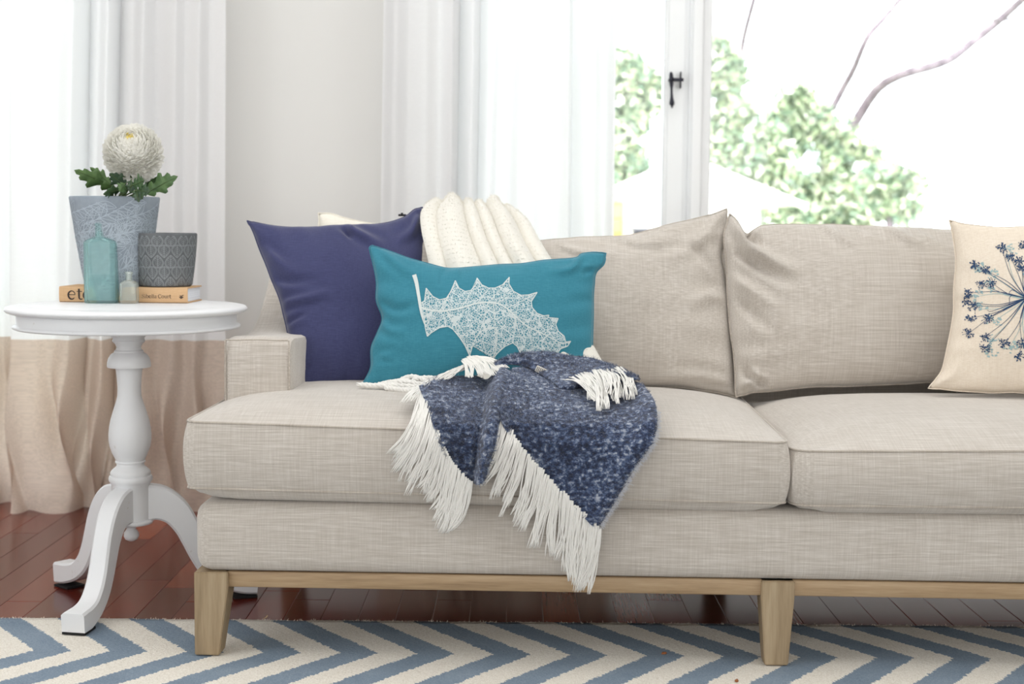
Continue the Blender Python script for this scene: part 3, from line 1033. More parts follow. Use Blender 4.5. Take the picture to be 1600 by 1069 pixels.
ik.build('leaf_veins', M_INK, tc)

# cream cushion with the umbel print, cut by the frame
umb = thing('cream_cushion', tuple(at(1600, 612, 2.98)), 'cream square cushion printed with a dark blue cow parsley flower head', 'cushion')
un = np.array((-.10, -1, .26))
uc, ufr = pillow('cover', at(1560, 612, 2.955), un,
             [(1483, 344), (1500, 348), (1540, 354), (1600, 354), (1680, 354), (1760, 350), (1800, 346)],
             [(1450, 607), (1480, 609), (1540, 613), (1600, 615), (1700, 618), (1790, 622)],
             [(1483, 344), (1488, 365), (1492, 400), (1491, 450), (1489, 490), (1482, 530), (1472, 575), (1462, 592), (1450, 607)],
             [(1800, 346), (1782, 460), (1790, 622)], .060, M_CREAMP, umb, 60, 56, .45, .8, .003,
             [([(1450, 600), (1480, 590), (1500, 560)], .004, 10), ([(1495, 470), (1515, 480)], -.003, 7), ([(1510, 352), (1540, 370)], .003, 8)], 11)
bv2 = front_bvh(ufr)
M_INKB = mat('blue_ink', (44, 72, 108), 0.85)
M_INKT = mat('pale_teal_ink', (158, 184, 186), 0.85)
C5 = lambda x, y: (1420 + x / 3.339, 320 + y / 3.339)
hub = (612, 488)
heads = [(485, 225), (530, 268), (345, 315), (400, 345), (380, 415), (435, 410), (312, 460), (300, 505), (335, 525), (325, 592), (413, 592), (312, 672), (395, 692), (395, 750), (500, 725), (572, 790), (590, 725), (575, 298), (592, 330), (600, 215),
         (700, 230), (760, 290), (830, 330), (690, 310), (850, 420), (880, 500), (860, 590), (800, 670), (740, 730), (680, 790), (650, 700)]
blu, pal = MB(), MB()
for k, (hx, hy_) in enumerate(heads):
    mx_, my_ = (hub[0] + hx) / 2, (hub[1] + hy_) / 2
    dx, dy = hx - hub[0], hy_ - hub[1]
    bend = random.uniform(-.10, .10)
    ctrl = (mx_ - dy * bend, my_ + dx * bend)
    ink(blu, [C5(*hub), C5(*ctrl), C5(hx, hy_)], [1.5, .8, .5], bv2, .0009)
    if k % 2 == 0:
        ink(pal, [C5(hub[0], hub[1] + 6), C5(ctrl[0] + 12, ctrl[1] + 10), C5(hx + 26, hy_ + 20)], [1.0, .6], bv2, .0007)
    for q in range(34):
        a_ = random.uniform(0, 2 * PI); r_ = random.uniform(3, 34) * (0.55 + .45 * random.random())
        x_, y_ = hx + r_ * math.cos(a_) * 1.05, hy_ + r_ * math.sin(a_) * .85
        l_ = random.uniform(4, 10)
        ink(blu, [C5(x_, y_), C5(x_ + l_ * math.cos(a_), y_ + l_ * math.sin(a_))], random.uniform(.9, 2.2), bv2, .0010, 2)
        if q % 3 == 0: ink(blu, [C5(hx, hy_), C5(x_, y_)], .5, bv2, .0009, 3)
    if k % 2 == 0 or k in (13, 3):
        for q in range(16):
            a_ = random.uniform(0, 2 * PI); r_ = random.uniform(5, 45)
            x_, y_ = hx + 32 + r_ * math.cos(a_), hy_ + 14 + r_ * math.sin(a_) * .7
            ink(pal, [C5(x_, y_), C5(x_ + random.uniform(6, 16), y_ + random.uniform(-8, 8))], random.uniform(1.2, 3), bv2, .0006, 2)
for q in ((520, 470, 560, 450), (410, 550, 470, 560), (440, 580, 520, 565), (525, 520, 540, 480)):
    ink(blu, [C5(q[0], q[1]), C5((q[0] + q[2]) / 2, q[3] - 6), C5(*hub)], [.6, 1.6], bv2, .0009)
blu.build('umbel_print', M_INKB, uc)
pal.build('umbel_shadow_print', M_INKT, uc, label='pale teal print strokes')

# ------------------------------------------------------------------ ivory plush throw over the back
M_PLUSH = mat('ivory_plush', (240, 236, 226), 1.0)
t = NT(M_PLUSH)
t.bump(t.noise(t.coord(), 420, 3, .7), .5, .003)
t.b.inputs['Sheen Weight'].default_value = .5
t.b.inputs['Sheen Roughness'].default_value = .6
blank = thing('ivory_throw', tuple(at(760, 580, 3.1)), 'ivory plush throw draped in soft folds over the sofa back behind the teal cushion', 'throw')


def plush():
    nu, nv = 150, 80
    # rows: (Y, list of left & right pixel x and y) from the seat up over the back and down behind
    rows = [  # (px_left, py_left, px_right, py_right, Y)
        (700, 614, 968, 604, 2.93), (695, 596, 955, 590, 2.955), (690, 560, 940, 566, 2.97), (684, 500, 915, 520, 3.0), (676, 440, 880, 440, 3.06), (668, 400, 856, 402, 3.11),
        (660, 365, 838, 372, 3.17), (658, 340, 826, 352, 3.22), (664, 326, 812, 340, 3.28), (672, 322, 800, 336, 3.36), (672, 332, 800, 345, 3.47), (672, 420, 800, 420, 3.515), (672, 560, 800, 560, 3.52)]
    L = resample([at(r[0], r[1], r[4]) for r in rows], nv)
    R = resample([at(r[2], r[3], r[4] + .01) for r in rows], nv)
    S = np.zeros((nv, nu, 3))
    us = np.linspace(0, 1, nu)
    # folds: uneven half-round ridges with tight valleys
    keys = [0, .14, .40, .55, .68, .86, 1.0]
    H = [.016, .036, .028, .026, .040, .022]
    for j in range(nv):
        vj = j / (nv - 1)
        n_row = S
        for i, u in enumerate(us):
            uu = u + .012 * math.sin(vj * 5 + u * 9)
            uu = min(max(uu, 0), .9999)
            k = max(q for q in range(len(keys) - 1) if keys[q] <= uu)
            f_ = (uu - keys[k]) / (keys[k + 1] - keys[k])
            prof = math.sqrt(max(0, 1 - (2 * f_ - 1) ** 2)) * (.75 + .25 * math.sin(PI * f_))
            amp = H[k] * (1.0 if vj < .75 else max(.25, 1 - (vj - .75) * 3))
            S[j, i] = L[j] * (1 - u) + R[j] * u
            S[j, i, 0] += 0
            # push out along a direction that swings from forward to up over the crest
            ang = np.interp(vj, [0, .35, .55, .66, .8, 1], [.25, .35, .8, 1.5, 2.4, 3.0])
            dv = np.array((.0, -math.cos(ang), math.sin(ang)))
            S[j, i] += dv * amp * (prof + .15 * nz((u * 5, vj * 5, 2), 1.2, 1))
    return S, nu, nv


S, nu, nv = plush()
bo = mk('cloth', S.reshape(-1, 3), grid_faces(nu, nv), M_PLUSH, blank)
so_ = bo.modifiers.new('thickness', 'SOLIDIFY'); so_.thickness = .007; so_.offset = 0
ss = bo.modifiers.new('smooth', 'SUBSURF'); ss.levels = 1; ss.render_levels = 1
fzz = MB()
flat = S.reshape(-1, 3)
for i in range(9000):
    j = random.randrange(0, nv - 14); k = random.randrange(1, nu - 1)
    p = S[j, k] + (S[j, k + 1] - S[j, k]) * random.random()
    nrm = np.cross(S[j, k + 1] - S[j, k - 1], S[j + 1, k] - S[max(j - 1, 0), k]); nrm /= np.linalg.norm(nrm) + 1e-9
    if nrm[1] > 0 and nrm[2] < .2: nrm = -nrm
    d = nrm + rng.normal(0, .6, 3)
    d /= np.linalg.norm(d)
    s_ = np.cross(d, (0, 1, .2)); s_ *= .0004 / (np.linalg.norm(s_) + 1e-9)
    p = p + nrm * .003
    fzz.add([p - s_, p + s_, p + d * .006], [(0, 1, 2)])
fzz.build('plush_fuzz', M_PLUSH, blank, smooth=False, kind='stuff')

# ------------------------------------------------------------------ blue mohair throw
M_MOHAIR = mat('blue_mohair', (60, 80, 125), 0.95)
t = NT(M_MOHAIR)
co = t.coord()
n1 = t.noise(t.mapping(co, (1, 1, 1.3)), 105, 3, .6)
n2 = t.noise(co, 14, 3, .6)
n3 = t.noise(co, 420, 2, .6)
f = t.math('ADD', t.math('MULTIPLY', n1, .74), t.math('ADD', t.math('MULTIPLY', n2, .20), t.math('MULTIPLY', n3, .10)))
t.color(t.ramp(f, [(.40, (40, 47, 68)), (.50, (58, 72, 106)), (.57, (96, 116, 154)), (.66, (206, 212, 224))]))
t.bump(t.math('ADD', n1, n3), .8, .006)
t.b.inputs['Sheen Weight'].default_value = .45
t.b.inputs['Sheen Roughness'].default_value = .5
t.b.inputs['Specular IOR Level'].default_value = .1
M_FUZZ = M_MOHAIR
M_TASSEL = mat('white_wool_tassel', (236, 234, 229), 0.95)
t = NT(M_TASSEL)
t.b.inputs['Sheen Weight'].default_value = .3
t.bump(t.noise(t.coord(), 700, 2), .4, .001)

throw = thing('mohair_throw', tuple(at(830, 640, 2.66)), 'blue mohair throw with white tassels hanging over the front of the sofa seat', 'throw')
PYK = [540, 560, 575, 590, 605, 625, 646, 665, 690, 1100]
YK = [2.955, 2.915, 2.885, 2.845, 2.775, 2.685, 2.605, 2.562, 2.546, 2.540]


def drape(px, py, lift=0.0):
    Y = np.interp(py, PYK, YK) - (px - 830) * 1.5e-5
    p = at(px, py, Y)
    nrm = np.array((0, -1, np.interp(py, [560, 605, 650, 690], [1.4, 1.6, .8, .0]))); nrm /= np.linalg.norm(nrm)
    return p + nrm * lift


allpanels = []


def panel(name, top, bottom, left, right, nu, nv, lift, fold=None, seed=0, fuzz=3000):
    G = coons(*[[(q[0], q[1], 0) for q in L_] for L_ in (top, bottom, left, right)], nu, nv)
    S = np.zeros((nv, nu, 3))
    for j in range(nv):
        for i in range(nu):
            px, py = G[j, i, 0], G[j, i, 1]
            l_ = lift + .004 * nz((px * .022, py * .014, seed), 1.0) + .002 * nz((px * .07, py * .06, seed), 1.0, 4)
            if fold is not None: l_ += fold(i / (nu - 1), j / (nv - 1), px, py)
            S[j, i] = drape(px, py, l_)
    o = mk(name, S.reshape(-1, 3), grid_faces(nu, nv, flip=True), M_MOHAIR, throw)
    md = o.modifiers.new('thickness', 'SOLIDIFY'); md.thickness = .006; md.offset = -1
    mb = MB()
    for q in range(fuzz):
        i, j = random.randrange(nu - 1), random.randrange(nv - 1)
        a, b = random.random(), random.random()
        p = S[j, i] + (S[j, i + 1] - S[j, i]) * a + (S[j + 1, i] - S[j, i]) * b
        nrm = np.cross(S[j, i + 1] - S[j, i], S[j + 1, i] - S[j, i]); nrm /= np.linalg.norm(nrm) + 1e-12
        if np.dot(nrm, p - CAM) > 0: nrm = -nrm
        tg = rng.normal(0, 1, 3); tg -= nrm * np.dot(tg, nrm); tg /= np.linalg.norm(tg)
        tg = tg + np.array((.5, 0, .25))
        d = tg + nrm * random.uniform(.0, .5); d /= np.linalg.norm(d)
        l_ = random.uniform(.004, .010)
        sd = np.cross(d, nrm); sd /= np.linalg.norm(sd) + 1e-12
        wv = sd * random.uniform(.00016, .00042)
        m1 = p + d * l_ * .5 + nrm * .0012
        e = p + d * l_ * .95 + nrm * .0005
        mb.add([p - wv, p + wv, m1 + wv, m1 - wv, e], [(0, 1, 2, 3), (3, 2, 4)])
    mb.build('mohair_fuzz', M_FUZZ, o, smooth=False, kind='stuff')
    allpanels.append(S)
    return o, S


def foldA(u, v, px, py):
    return .014 * math.exp(-((u - .0) / .10) ** 2) + .006 * math.sin(u * 7 + v * 2) * (1 - v * .5) + .008 * math.exp(-((u - .93) / .07) ** 2)


A, SA = panel('main_panel', [(800, 590), (850, 582), (905, 586), (960, 596), (1006, 614)], [(783, 664), (815, 702), (850, 742), (890, 784), (932, 826)],
              [(800, 590), (790, 620), (783, 645), (783, 664)], [(1006, 614), (1022, 640), (1025, 672), (1012, 700), (985, 738), (958, 786), (932, 826)], 60, 60, .012, foldA, 1, 13000)


def foldB(u, v, px, py):
    return .012 * math.sin(u * 6.0 + 1.0 + v) * (.4 + .6 * (1 - v)) + .018 * math.exp(-((u - .88) / .09) ** 2) - .012 * math.exp(-((u - .74) / .06) ** 2)


B, SB = panel('side_panel', [(655, 616), (690, 597), (740, 586), (800, 594)], [(698, 712), (715, 735), (735, 753), (757, 750)],
              [(655, 616), (668, 645), (682, 680), (698, 712)], [(800, 594), (791, 622), (784, 652), (772, 700), (757, 750)], 50, 50, .010, foldB, 2, 8000)


def foldD(u, v, px, py):
    return .010 * math.sin(v * PI) + .004 * math.sin(u * 9)


Dp, SD = panel('folded_panel', [(770, 582), (808, 568), (850, 561), (905, 567), (950, 582), (1000, 606)], [(776, 589), (800, 585), (826, 589), (856, 603), (880, 616), (930, 610), (985, 612)],
               [(770, 582), (773, 586), (776, 589)], [(1000, 606), (994, 610), (985, 612)], 60, 22, .022, foldD, 3, 4500)

# fluffy pale selvedge down the right edge of the main panel
sv = MB()
edge_ = SA[:, -1]
for q in range(1500):
    v = random.uniform(.18, .985); j = int(v * (len(edge_) - 1)); f_ = random.random()
    p = edge_[j] * (1 - f_) + edge_[min(j + 1, len(edge_) - 1)] * f_ + rng.normal(0, .0022, 3)
    d = np.array((random.uniform(-.3, 1), random.uniform(-.7, .1), random.uniform(-.9, .5))); d /= np.linalg.norm(d)
    l_ = random.uniform(.003, .010)
    s_ = np.array((0, 0, random.uniform(.0002, .0005)))
    sv.add([p - s_, p + s_, p + d * l_ * .6 + s_, p + d * l_ * .6 - s_, p + d * l_ + (0, 0, -.001)], [(0, 1, 2, 3), (3, 2, 4)])
sv.build('selvedge_fuzz', mat('pale_selvedge_wool', (206, 208, 214), .95), A, smooth=False, kind='stuff')

# woven label
q0 = drape(846, 592, .030)
lab = MB()
Rm = Matrix.Rotation(math.radians(24), 3, 'Y')
V, F = rbox(-.013, .013, -.0015, .0015, -.0065, .0065, .001, 1)
V = np.array([np.array(Rm @ Vector(v)) for v in V]) + q0 + (0, -.012, -.006)
mk('woven_label', V, F, mat('label_cloth', (222, 218, 208), .8), throw, label='small white woven label at the folded edge')
ll = MB()
for k in range(7):
    x_ = -.0105 + k * .0035
    V, F = box(x_ - .0006, x_ + .0006, -.0022, -.0014, -.0052, .0052)
    ll.add(np.array([np.array(Rm @ Vector(v)) for v in V]) + q0 + (0, -.012, -.006), F)
ll.build('label_stripes', mat('label_thread', (120, 116, 116), .8), throw, smooth=False)


def tassel(p_start, p_mid, p_end, r=.0032, strands=5, spread=.006, wav=.004, lift0=.012, lift1=.006, knot=False, twist=0):
    """bundle of wool strands along a pixel path on the draped surface"""
    mb = MB()
    n_ = 11
    base_ = resample([p_start, p_mid, p_end], n_)
    ph0 = random.uniform(0, 6)
    for s_ in range(strands):
        ph = random.uniform(0, 6)
        ox, oy = random.uniform(-1, 1), random.uniform(-1, 1)
        pts = []
        for k in range(n_):
            v = k / (n_ - 1)
            px, py = base_[k]
            l_ = lift0 + (lift1 - lift0) * v
            p = drape(px, py, l_)
            dv = spread * (.30 + .9 * math.sin(v * PI * .62) - .45 * v * v)
            if twist:
                a_ = twist * v * 2 * PI + s_ * 2 * PI / strands
                off = np.array((0, -math.cos(a_), math.sin(a_))) * r * 1.0
            else:
                off = np.array((ox * dv + wav * .5 * math.sin(v * 5 + ph) * v, -abs(oy) * dv * .6, .0 + .3 * wav * math.sin(v * 8 + ph0)))
            pts.append(p + off)
        rr = np.interp(np.linspace(0, 1, n_), [0, .15, .9, 1], [.8, 1, .85, .3]) * r * (.42 if not twist else .75)
        mb.add(*tube(pts, rr, 5))
    return mb.build('tassel', M_TASSEL, throw)


# tassels along the lower edge of the main panel
edgeA = resample([(783, 660), (815, 702), (850, 742), (890, 784), (934, 828)], 46)
for k, (px, py) in enumerate(edgeA):
    u = k / 45
    g = math.floor(u * 11) / 11 + .045  # strands gather into groups
    gu = g * .72 + u * .28
    ex = np.interp(gu, [0, .25, .5, .62, .75, 1], [750, 790, 832, 868, 884, 914])
    ey = np.interp(gu, [0, .12, .25, .4, .5, .62, .75, .9, 1], [742, 772, 806, 826, 850, 878, 900, 918, 922])
    px0, py0 = px + 3, py - 5
    mx_, my_ = (px0 * .55 + ex * .45) + random.uniform(-3, 3), py0 * .45 + ey * .55
    tassel((px0, py0), (mx_, my_), (ex + random.uniform(-8, 8), ey + random.uniform(-22, 8)), .0031, 6, .0060, .008, .018, .008)
# tassels along the left edge of the side panel
edgeB = resample([(660, 612), (668, 645), (682, 680), (698, 712), (716, 738), (734, 752)], 40)
for k, (px, py) in enumerate(edgeB):
    u = k / 39
    g = math.floor(u * 9) / 9 + .05
    gu = g * .72 + u * .28
    ex = np.interp(gu, [0, .2, .4, .6, .8, 1], [608, 622, 645, 672, 690, 706])
    ey = np.interp(gu, [0, .2, .4, .6, .75, .9, 1], [716, 742, 770, 788, 822, 838, 838])
    px0, py0 = px + 4, py - 4
    mx_, my_ = px0 * .62 + ex * .38 + random.uniform(-3, 3), py0 * .5 + ey * .5
    tassel((px0, py0), (mx_, my_), (ex + random.uniform(-8, 8), ey + random.uniform(-22, 6)), .0031, 6, .0060, .008, .016, .007)
# the fringe that lies over the ridge at the top left
for k in range(26):
    u = k / 25
    sx_, sy_ = np.interp(u, [0, .5, 1], [665, 705, 745]), np.interp(u, [0, .5, 1], [606, 588, 572])
    tassel((sx_ + 6, sy_ + 2), (sx_ - 14, sy_ + 12), (sx_ - 30 - 8 * random.random(), sy_ + np.interp(u, [0, .4, 1], [34, 26, 18]) + random.uniform(-5, 5)), .0032, 5, .006, .005, .022, .016)
for k in range(20):
    u = k / 19
    sx_, sy_ = np.interp(u, [0, 1], [722, 748]), np.interp(u, [0, .5, 1], [578, 571, 572])
    ex, ey = np.interp(u, [0, .4, 1], [728, 765, 797]), np.interp(u, [0, .4, 1], [606, 602, 594])
    tassel((sx_, sy_), ((sx_ + ex) / 2 + 3, (sy_ + ey) / 2 - 5), (ex + random.uniform(-4, 4), ey + random.uniform(-3, 5)), .0032, 5, .005, .004, .026, .026)
# tassels of the folded layer
for k in range(26):
    u = k / 25
    sx_, sy_ = np.interp(u, [0, .4, 1], [880, 925, 968]), np.interp(u, [0, .4, 1], [615, 603, 597])
    g = math.floor(u * 6) / 6 + .07
    gu = .6 * g + .4 * u
    ex, ey = np.interp(gu, [0, .2, .45, .7, 1], [928, 932, 944, 962, 992]), np.interp(gu, [0, .25, .45, .7, 1], [634, 656, 650, 640, 634])
    mx_, my_ = sx_ * .45 + ex * .55 + 4, sy_ * .6 + ey * .4 - 3
    tassel((sx_, sy_), (mx_, my_), (ex + random.uniform(-9, 9), ey + random.uniform(-14, 5)), .0030, 6, .0055, .007, .038, random.uniform(.016, .034))
# twisted ends that lie on the seat in front of the teal cushion
ends = [((660, 604), (630, 600), (598, 602)), ((655, 608), (620, 606), (575, 606)), ((650, 612), (625, 612), (600, 609)), ((640, 598), (615, 600), (585, 606)), ((662, 610), (640, 614), (618, 611)), ((620, 604), (590, 606), (557, 604)), ((668, 600), (645, 592), (622, 598)), ((690, 596), (662, 594), (640, 600))]


def drape_seat(px, py, lift):
    return at(px, py, np.interp(py, [590, 600, 615], [2.90, 2.875, 2.84])) + (0, 0, lift)


for a_, b_, c_ in ends:
    mb = MB()
    base_ = resample([a_, b_, c_], 16)
    for s_ in range(3):
        pts = []
        for k in range(16):
            v = k / 15
            an = 2 * PI * (v * 3.0) + s_ * 2 * PI / 3
            pts.append(drape_seat(base_[k][0], base_[k][1], .004) + np.array((0, -math.cos(an), math.sin(an))) * .0034)
        mb.add(*tube(pts, np.interp(np.linspace(0, 1, 16), [0, .85, 1], [.0034, .0034, .0015]), 6))
    mb.build('tassel', M_TASSEL, throw)

# ------------------------------------------------------------------ pedestal side table
TY = 2.99
TC = at(202, 600, TY)
tz = lambda py: float(at(202, py, TY)[2])
R = lambda px: px * TY / F_PX
tab = thing('side_table', (TC[0], TY, 0), 'white painted round pedestal table on three curved feet beside the sofa', 'table')
zt = .653
V, F = lathe([(0.0, zt), (.205, zt), (.2085, zt - .0012), (.212, zt - .0004), (.238, zt - .002), (.246, zt - .0038), (.2495, zt - .008), (.2495, zt - .0105), (.246, zt - .0148), (.240, zt - .0168), (.05, zt - .0168)][::-1], (TC[0], TY), 128)
mk('tabletop', V, F, M_WHITEPAINT, tab)
V, F = lathe([(.06, zt - .0169), (.226, zt - .0169), (.2265, zt - .020), (.2265, zt - .040), (.229, zt - .0415), (.2335, zt - .043), (.2350, zt - .0455), (.2335, zt - .0485), (.229, zt - .050), (.06, zt - .050)][::-1], (TC[0], TY), 128)
mk('apron', V, F, M_WHITEPAINT, tab)
cp = [(520, 29), (524, 28), (528, 24), (530, 24), (532, 25.5), (534, 24.5), (537, 21), (542, 18.5), (546, 19.5), (548, 22.5), (550, 22.5), (551, 23.5), (554, 28), (560, 31.6), (566, 33.2), (572, 33.7), (573.5, 33), (574.5, 22), (576, 20.6), (586, 19.2), (605, 17.9), (618, 18.4), (627, 20.6), (636, 23.6),
      (647, 27), (657, 29.8), (668, 31.9), (678, 32.8), (688, 32.7), (698, 31), (706, 28.2), (714, 24.4), (719, 22), (720, 23.2), (722, 23.2), (723, 21), (727, 21.2), (730, 24), (733.5, 28.5), (737, 31), (740, 31.2), (742, 30.6), (743, 32.6), (746, 33.8), (750, 33.5), (753, 31.5), (755, 29.8), (780, 29.6), (811, 29.4)]
zlim = zt - .050
prof = [(R(w_), min(tz(y_), zlim)) for y_, w_ in cp]
V, F = lathe(prof[::-1], (TC[0], TY), 48)
sharp(mk('column', V, F, M_WHITEPAINT, tab), 40)
zc = tz(811)
fin = [(R(29.4), zc), (R(33.5), zc - .001), (R(34.2), zc - .005), (R(33), zc - .009), (R(24), zc - .012), (R(9), zc - .016), (R(7), zc - .020), (R(8), zc - .0225), (R(11.6), zc - .030), (R(12), zc - .037), (R(9.5), zc - .044), (R(4), zc - .048), (0.0005, zc - .049)]
V, F = lathe(fin[::-1], (TC[0], TY), 40)
mk('finial', V, F, M_WHITEPAINT, tab)


def table_leg(az):
    # centre line (r, z, thickness across the curve)
    cl = [(.030, .226, .078), (.062, .222, .072), (.092, .203, .062), (.114, .172, .054), (.129, .138, .048), (.144, .103, .044), (.163, .072, .042), (.190, .0485, .040), (.220, .0375, .043), (.244, .0335, .047), (.2675, .0315, .0475)]
    C = resample(cl, 40)
    T = np.gradient(C[:, :2], axis=0); T /= np.linalg.norm(T, axis=1)[:, None]
    N_ = np.stack((-T[:, 1], T[:, 0]), 1)
    V = []
    ca, sa = math.cos(az), math.sin(az)
    rows = []
    for k in range(40):
        th = C[k, 2] / 2
        hw = np.interp(k, [0, 14, 28, 39], [.021, .020, .021, .0245])
        loop = []
        ch = .0045
        for (a_, b_) in ((-1, -1), (1, -1), (1, 1), (-1, 1)):
            loop.append((a_, b_))
        # chamfered rectangle, 8 points: (side, across)
        pts = [(-hw, -th + ch), (-hw + ch, -th), (hw - ch, -th), (hw, -th + ch), (hw, th - ch), (hw - ch, th), (-hw + ch, th), (-hw, th - ch)]
        for sd, ac in pts:
            r_ = C[k, 0] + N_[k, 0] * ac; z_ = C[k, 1] + N_[k, 1] * ac
            z_ = max(z_, FOOTZ + .0045)
            V.append((TC[0] + r_ * ca - sd * sa, TY + r_ * sa + sd * ca, z_))
    F = grid_faces(8, 40, closed_u=True) + [tuple(range(8))[::-1], tuple(range(39 * 8, 40 * 8))]
    o = mk('leg', V, F, M_WHITEPAINT, tab)
    fixn(o); sharp(o, 40)
    pad = [(TC[0] + r_ * ca - s_ * sa, TY + r_ * sa + s_ * ca, z_) for z_ in (FOOTZ, FOOTZ + .0046) for r_, s_ in ((.215, -.022), (.2665, -.024), (.2665, .024), (.215, .022))]
    mk('foot_pad', pad, [(0, 3, 2, 1), (4, 5, 6, 7), (0, 1, 5, 4), (1, 2, 6, 5), (2, 3, 7, 6), (3, 0, 4, 7)], M_BLACKPAD, o, smooth=False)
    return o


a0 = math.radians(20)
for k, az in enumerate((a0, a0 + 2 * PI / 3, a0 + 4 * PI / 3)):
    FOOTZ = .012 if k == 2 else .0006
    table_leg(az)

# ------------------------------------------------------------------ on the table: book
BK = at_z(92.5, 472, zt)
BKR = at_z(293, 474.2, zt)
dirb = BKR - BK; dirb[2] = 0
bl = float(np.linalg.norm(dirb)); dirb /= bl
dep = np.array((-dirb[1], dirb[0], 0))
BT, BD = .0335, .118
book = thing('book', tuple((BK + BKR) / 2 + dep * BD / 2), 'tan spined hardback book lying flat under the small grey pot', 'book')
bx = lambda V: np.array([BK + dirb * v[0] + dep * v[1] + np.array((0, 0, v[2] + .0004)) for v in V])
M_COVER = linen('tan_book_cloth', (200, 162, 122), (211, 175, 136), (219, 186, 148), .8, .1, 0, (30, 600))
M_PAGES = mat('page_block', (232, 234, 238), .85)
t = NT(M_PAGES); zz = t.noise(t.mapping(t.coord(), (2, 2, 1500)), 1, 2)
t.color(t.ramp(zz, [(.3, (206, 210, 220)), (.6, (238, 240, 244))])); t.bump(zz, .3, .0006)
# spine and boards as one wrap (C section), rounded spine edges
sec = [(BD, .0), (.004, 0), (.0012, .0012), (0, .004), (-.0006, BT / 2), (0, BT - .004), (.0012, BT - .0012), (.004, BT), (BD, BT), (BD, BT - .0025), (.006, BT - .0025), (.0035, BT - .005), (.003, BT / 2), (.0035, .005), (.006, .0025), (BD, .0025)]
V = [(x_, y_, z_) for x_ in (0, bl) for y_, z_ in sec]
k = len(sec)
F = [(i, (i + 1) % k, k + (i + 1) % k, k + i) for i in range(k)]
# end strips
for b_ in (0, k):
    for i in range(k // 2 - 1):
        q = (b_ + i, b_ + i + 1, b_ + k - 2 - i, b_ + k - 1 - i)
        F.append(q if b_ else q[::-1])
cv = mk('cover', bx(V), F, M_COVER, book)
fixn(cv); sharp(cv, 40)
V, F = box(.003, bl - .003, .0045, BD - .004, .0027, BT - .0027)
mk('pages', bx(V), F, M_PAGES, book, smooth=False)
M_PRINT = mat('dark_brown_print', (62, 52, 48), .8)


def stroke(mb, pts, w, n_=None):
    """flat stroke in spine coordinates (metres): pts (x, z)"""
    P = np.asarray(pts, float)
    Rr = resample(P, n_ or max(2, 8 * (len(P) - 1))) if len(P) > 2 else P
    W = np.interp(np.linspace(0, 1, len(Rr)), np.linspace(0, 1, len(np.atleast_1d(w))), np.atleast_1d(w))
    T = np.gradient(Rr, axis=0); T /= np.linalg.norm(T, axis=1)[:, None] + 1e-12
    Nn = np.stack((-T[:, 1], T[:, 0]), 1) * W[:, None] / 2
    V = []
    for a_, b_ in zip(Rr + Nn, Rr - Nn):
        V += [(a_[0], -.0011, a_[1]), (b_[0], -.0011, b_[1])]
    mb.add(bx(V), [(i, i + 1, i + 3, i + 2) for i in range(0, len(V) - 2, 2)])


def arc(cx_, cz_, rx, rz, a0_, a1_, n_=14):
    return [(cx_ + rx * math.cos(math.radians(a)), cz_ + rz * math.sin(math.radians(a))) for a in np.linspace(a0_, a1_, n_)]


GL = {  # serif letters on a unit em: strokes (points, widths), advance
    'e': ([(arc(.26, .25, .21, .25, 8, 320), [.05, .06, .12, .10, .05]), ([(.06, .27), (.47, .27)], .045)], .54),
    't': ([([(.17, .64), (.17, .12)], .11), (arc(.29, .12, .12, .12, 180, 320), [.10, .05]), ([(.02, .48), (.36, .48)], .045)], .40),
    'c': ([(arc(.26, .25, .21, .25, 40, 320), [.05, .06, .12, .10, .05]), (arc(.38, .39, .05, .05, 0, 300, 8), .06)], .50),
    '.': ([(arc(.09, .06, .035, .035, 0, 330, 8), .07)], .20),
    'S': ([([(.42, .54), (.36, .66), (.22, .69), (.09, .60), (.12, .44), (.34, .31), (.43, .18), (.33, .02), (.18, -.01), (.05, .10)], [.04, .05, .10, .05, .04]), ([(.43, .48), (.43, .68)], .035), ([(.04, .20), (.04, -.01)], .035)], .54),
    'i': ([([(.12, .46), (.12, 0)], .085), ([(.02, 0), (.22, 0)], .035), ([(.03, .46), (.13, .46)], .035), (arc(.12, .63, .025, .025, 0, 330, 7), .06)], .26),
    'b': ([([(.12, .70), (.12, 0)], .085), ([(.02, .70), (.13, .70)], .035), (arc(.27, .23, .18, .23, 150, -150), [.04, .09, .04])], .52),
    'l': ([([(.12, .70), (.12, 0)], .085), ([(.02, 0), (.22, 0)], .035), ([(.02, .70), (.13, .70)], .035)], .26),
    'a': ([([(.08, .36), (.14, .46), (.26, .47), (.34, .38), (.34, .08), (.42, .0)], [.06, .04, .08, .08, .04]), (arc(.20, .13, .14, .13, 80, 350), [.04, .08, .04])], .46),
    'C': ([(arc(.34, .34, .30, .35, 40, 320), [.04, .05, .10, .10, .05]), ([(.58, .46), (.58, .68)], .035)], .66),
    'o': ([(arc(.25, .23, .20, .235, 0, 360, 20), [.10, .04, .10, .04, .10])], .52),
    'u': ([([(.12, .46), (.12, .14), (.22, .0), (.36, .08)], [.085, .085, .06, .04]), ([(.40, .46), (.40, 0)], .085), ([(.02, .46), (.13, .46)], .035), ([(.30, .46), (.41, .46)], .035), ([(.40, 0), (.49, 0)], .035)], .54),
    'r': ([([(.12, .46), (.12, 0)], .085), ([(.02, 0), (.24, 0)], .035), ([(.02, .46), (.13, .46)], .035), ([(.13, .30), (.22, .44), (.34, .42)], [.04, .05, .08])], .38),
    ' ': ([], .26),
}


def write(mb, text, x0, z0, em):
    x = x0
    for ch in text:
        st_, adv = GL[ch]
        for pts, w_ in st_:
            stroke(mb, [(x + p[0] * em, z0 + p[1] * em) for p in pts], np.atleast_1d(w_) * em)
        x += adv * em
    return x


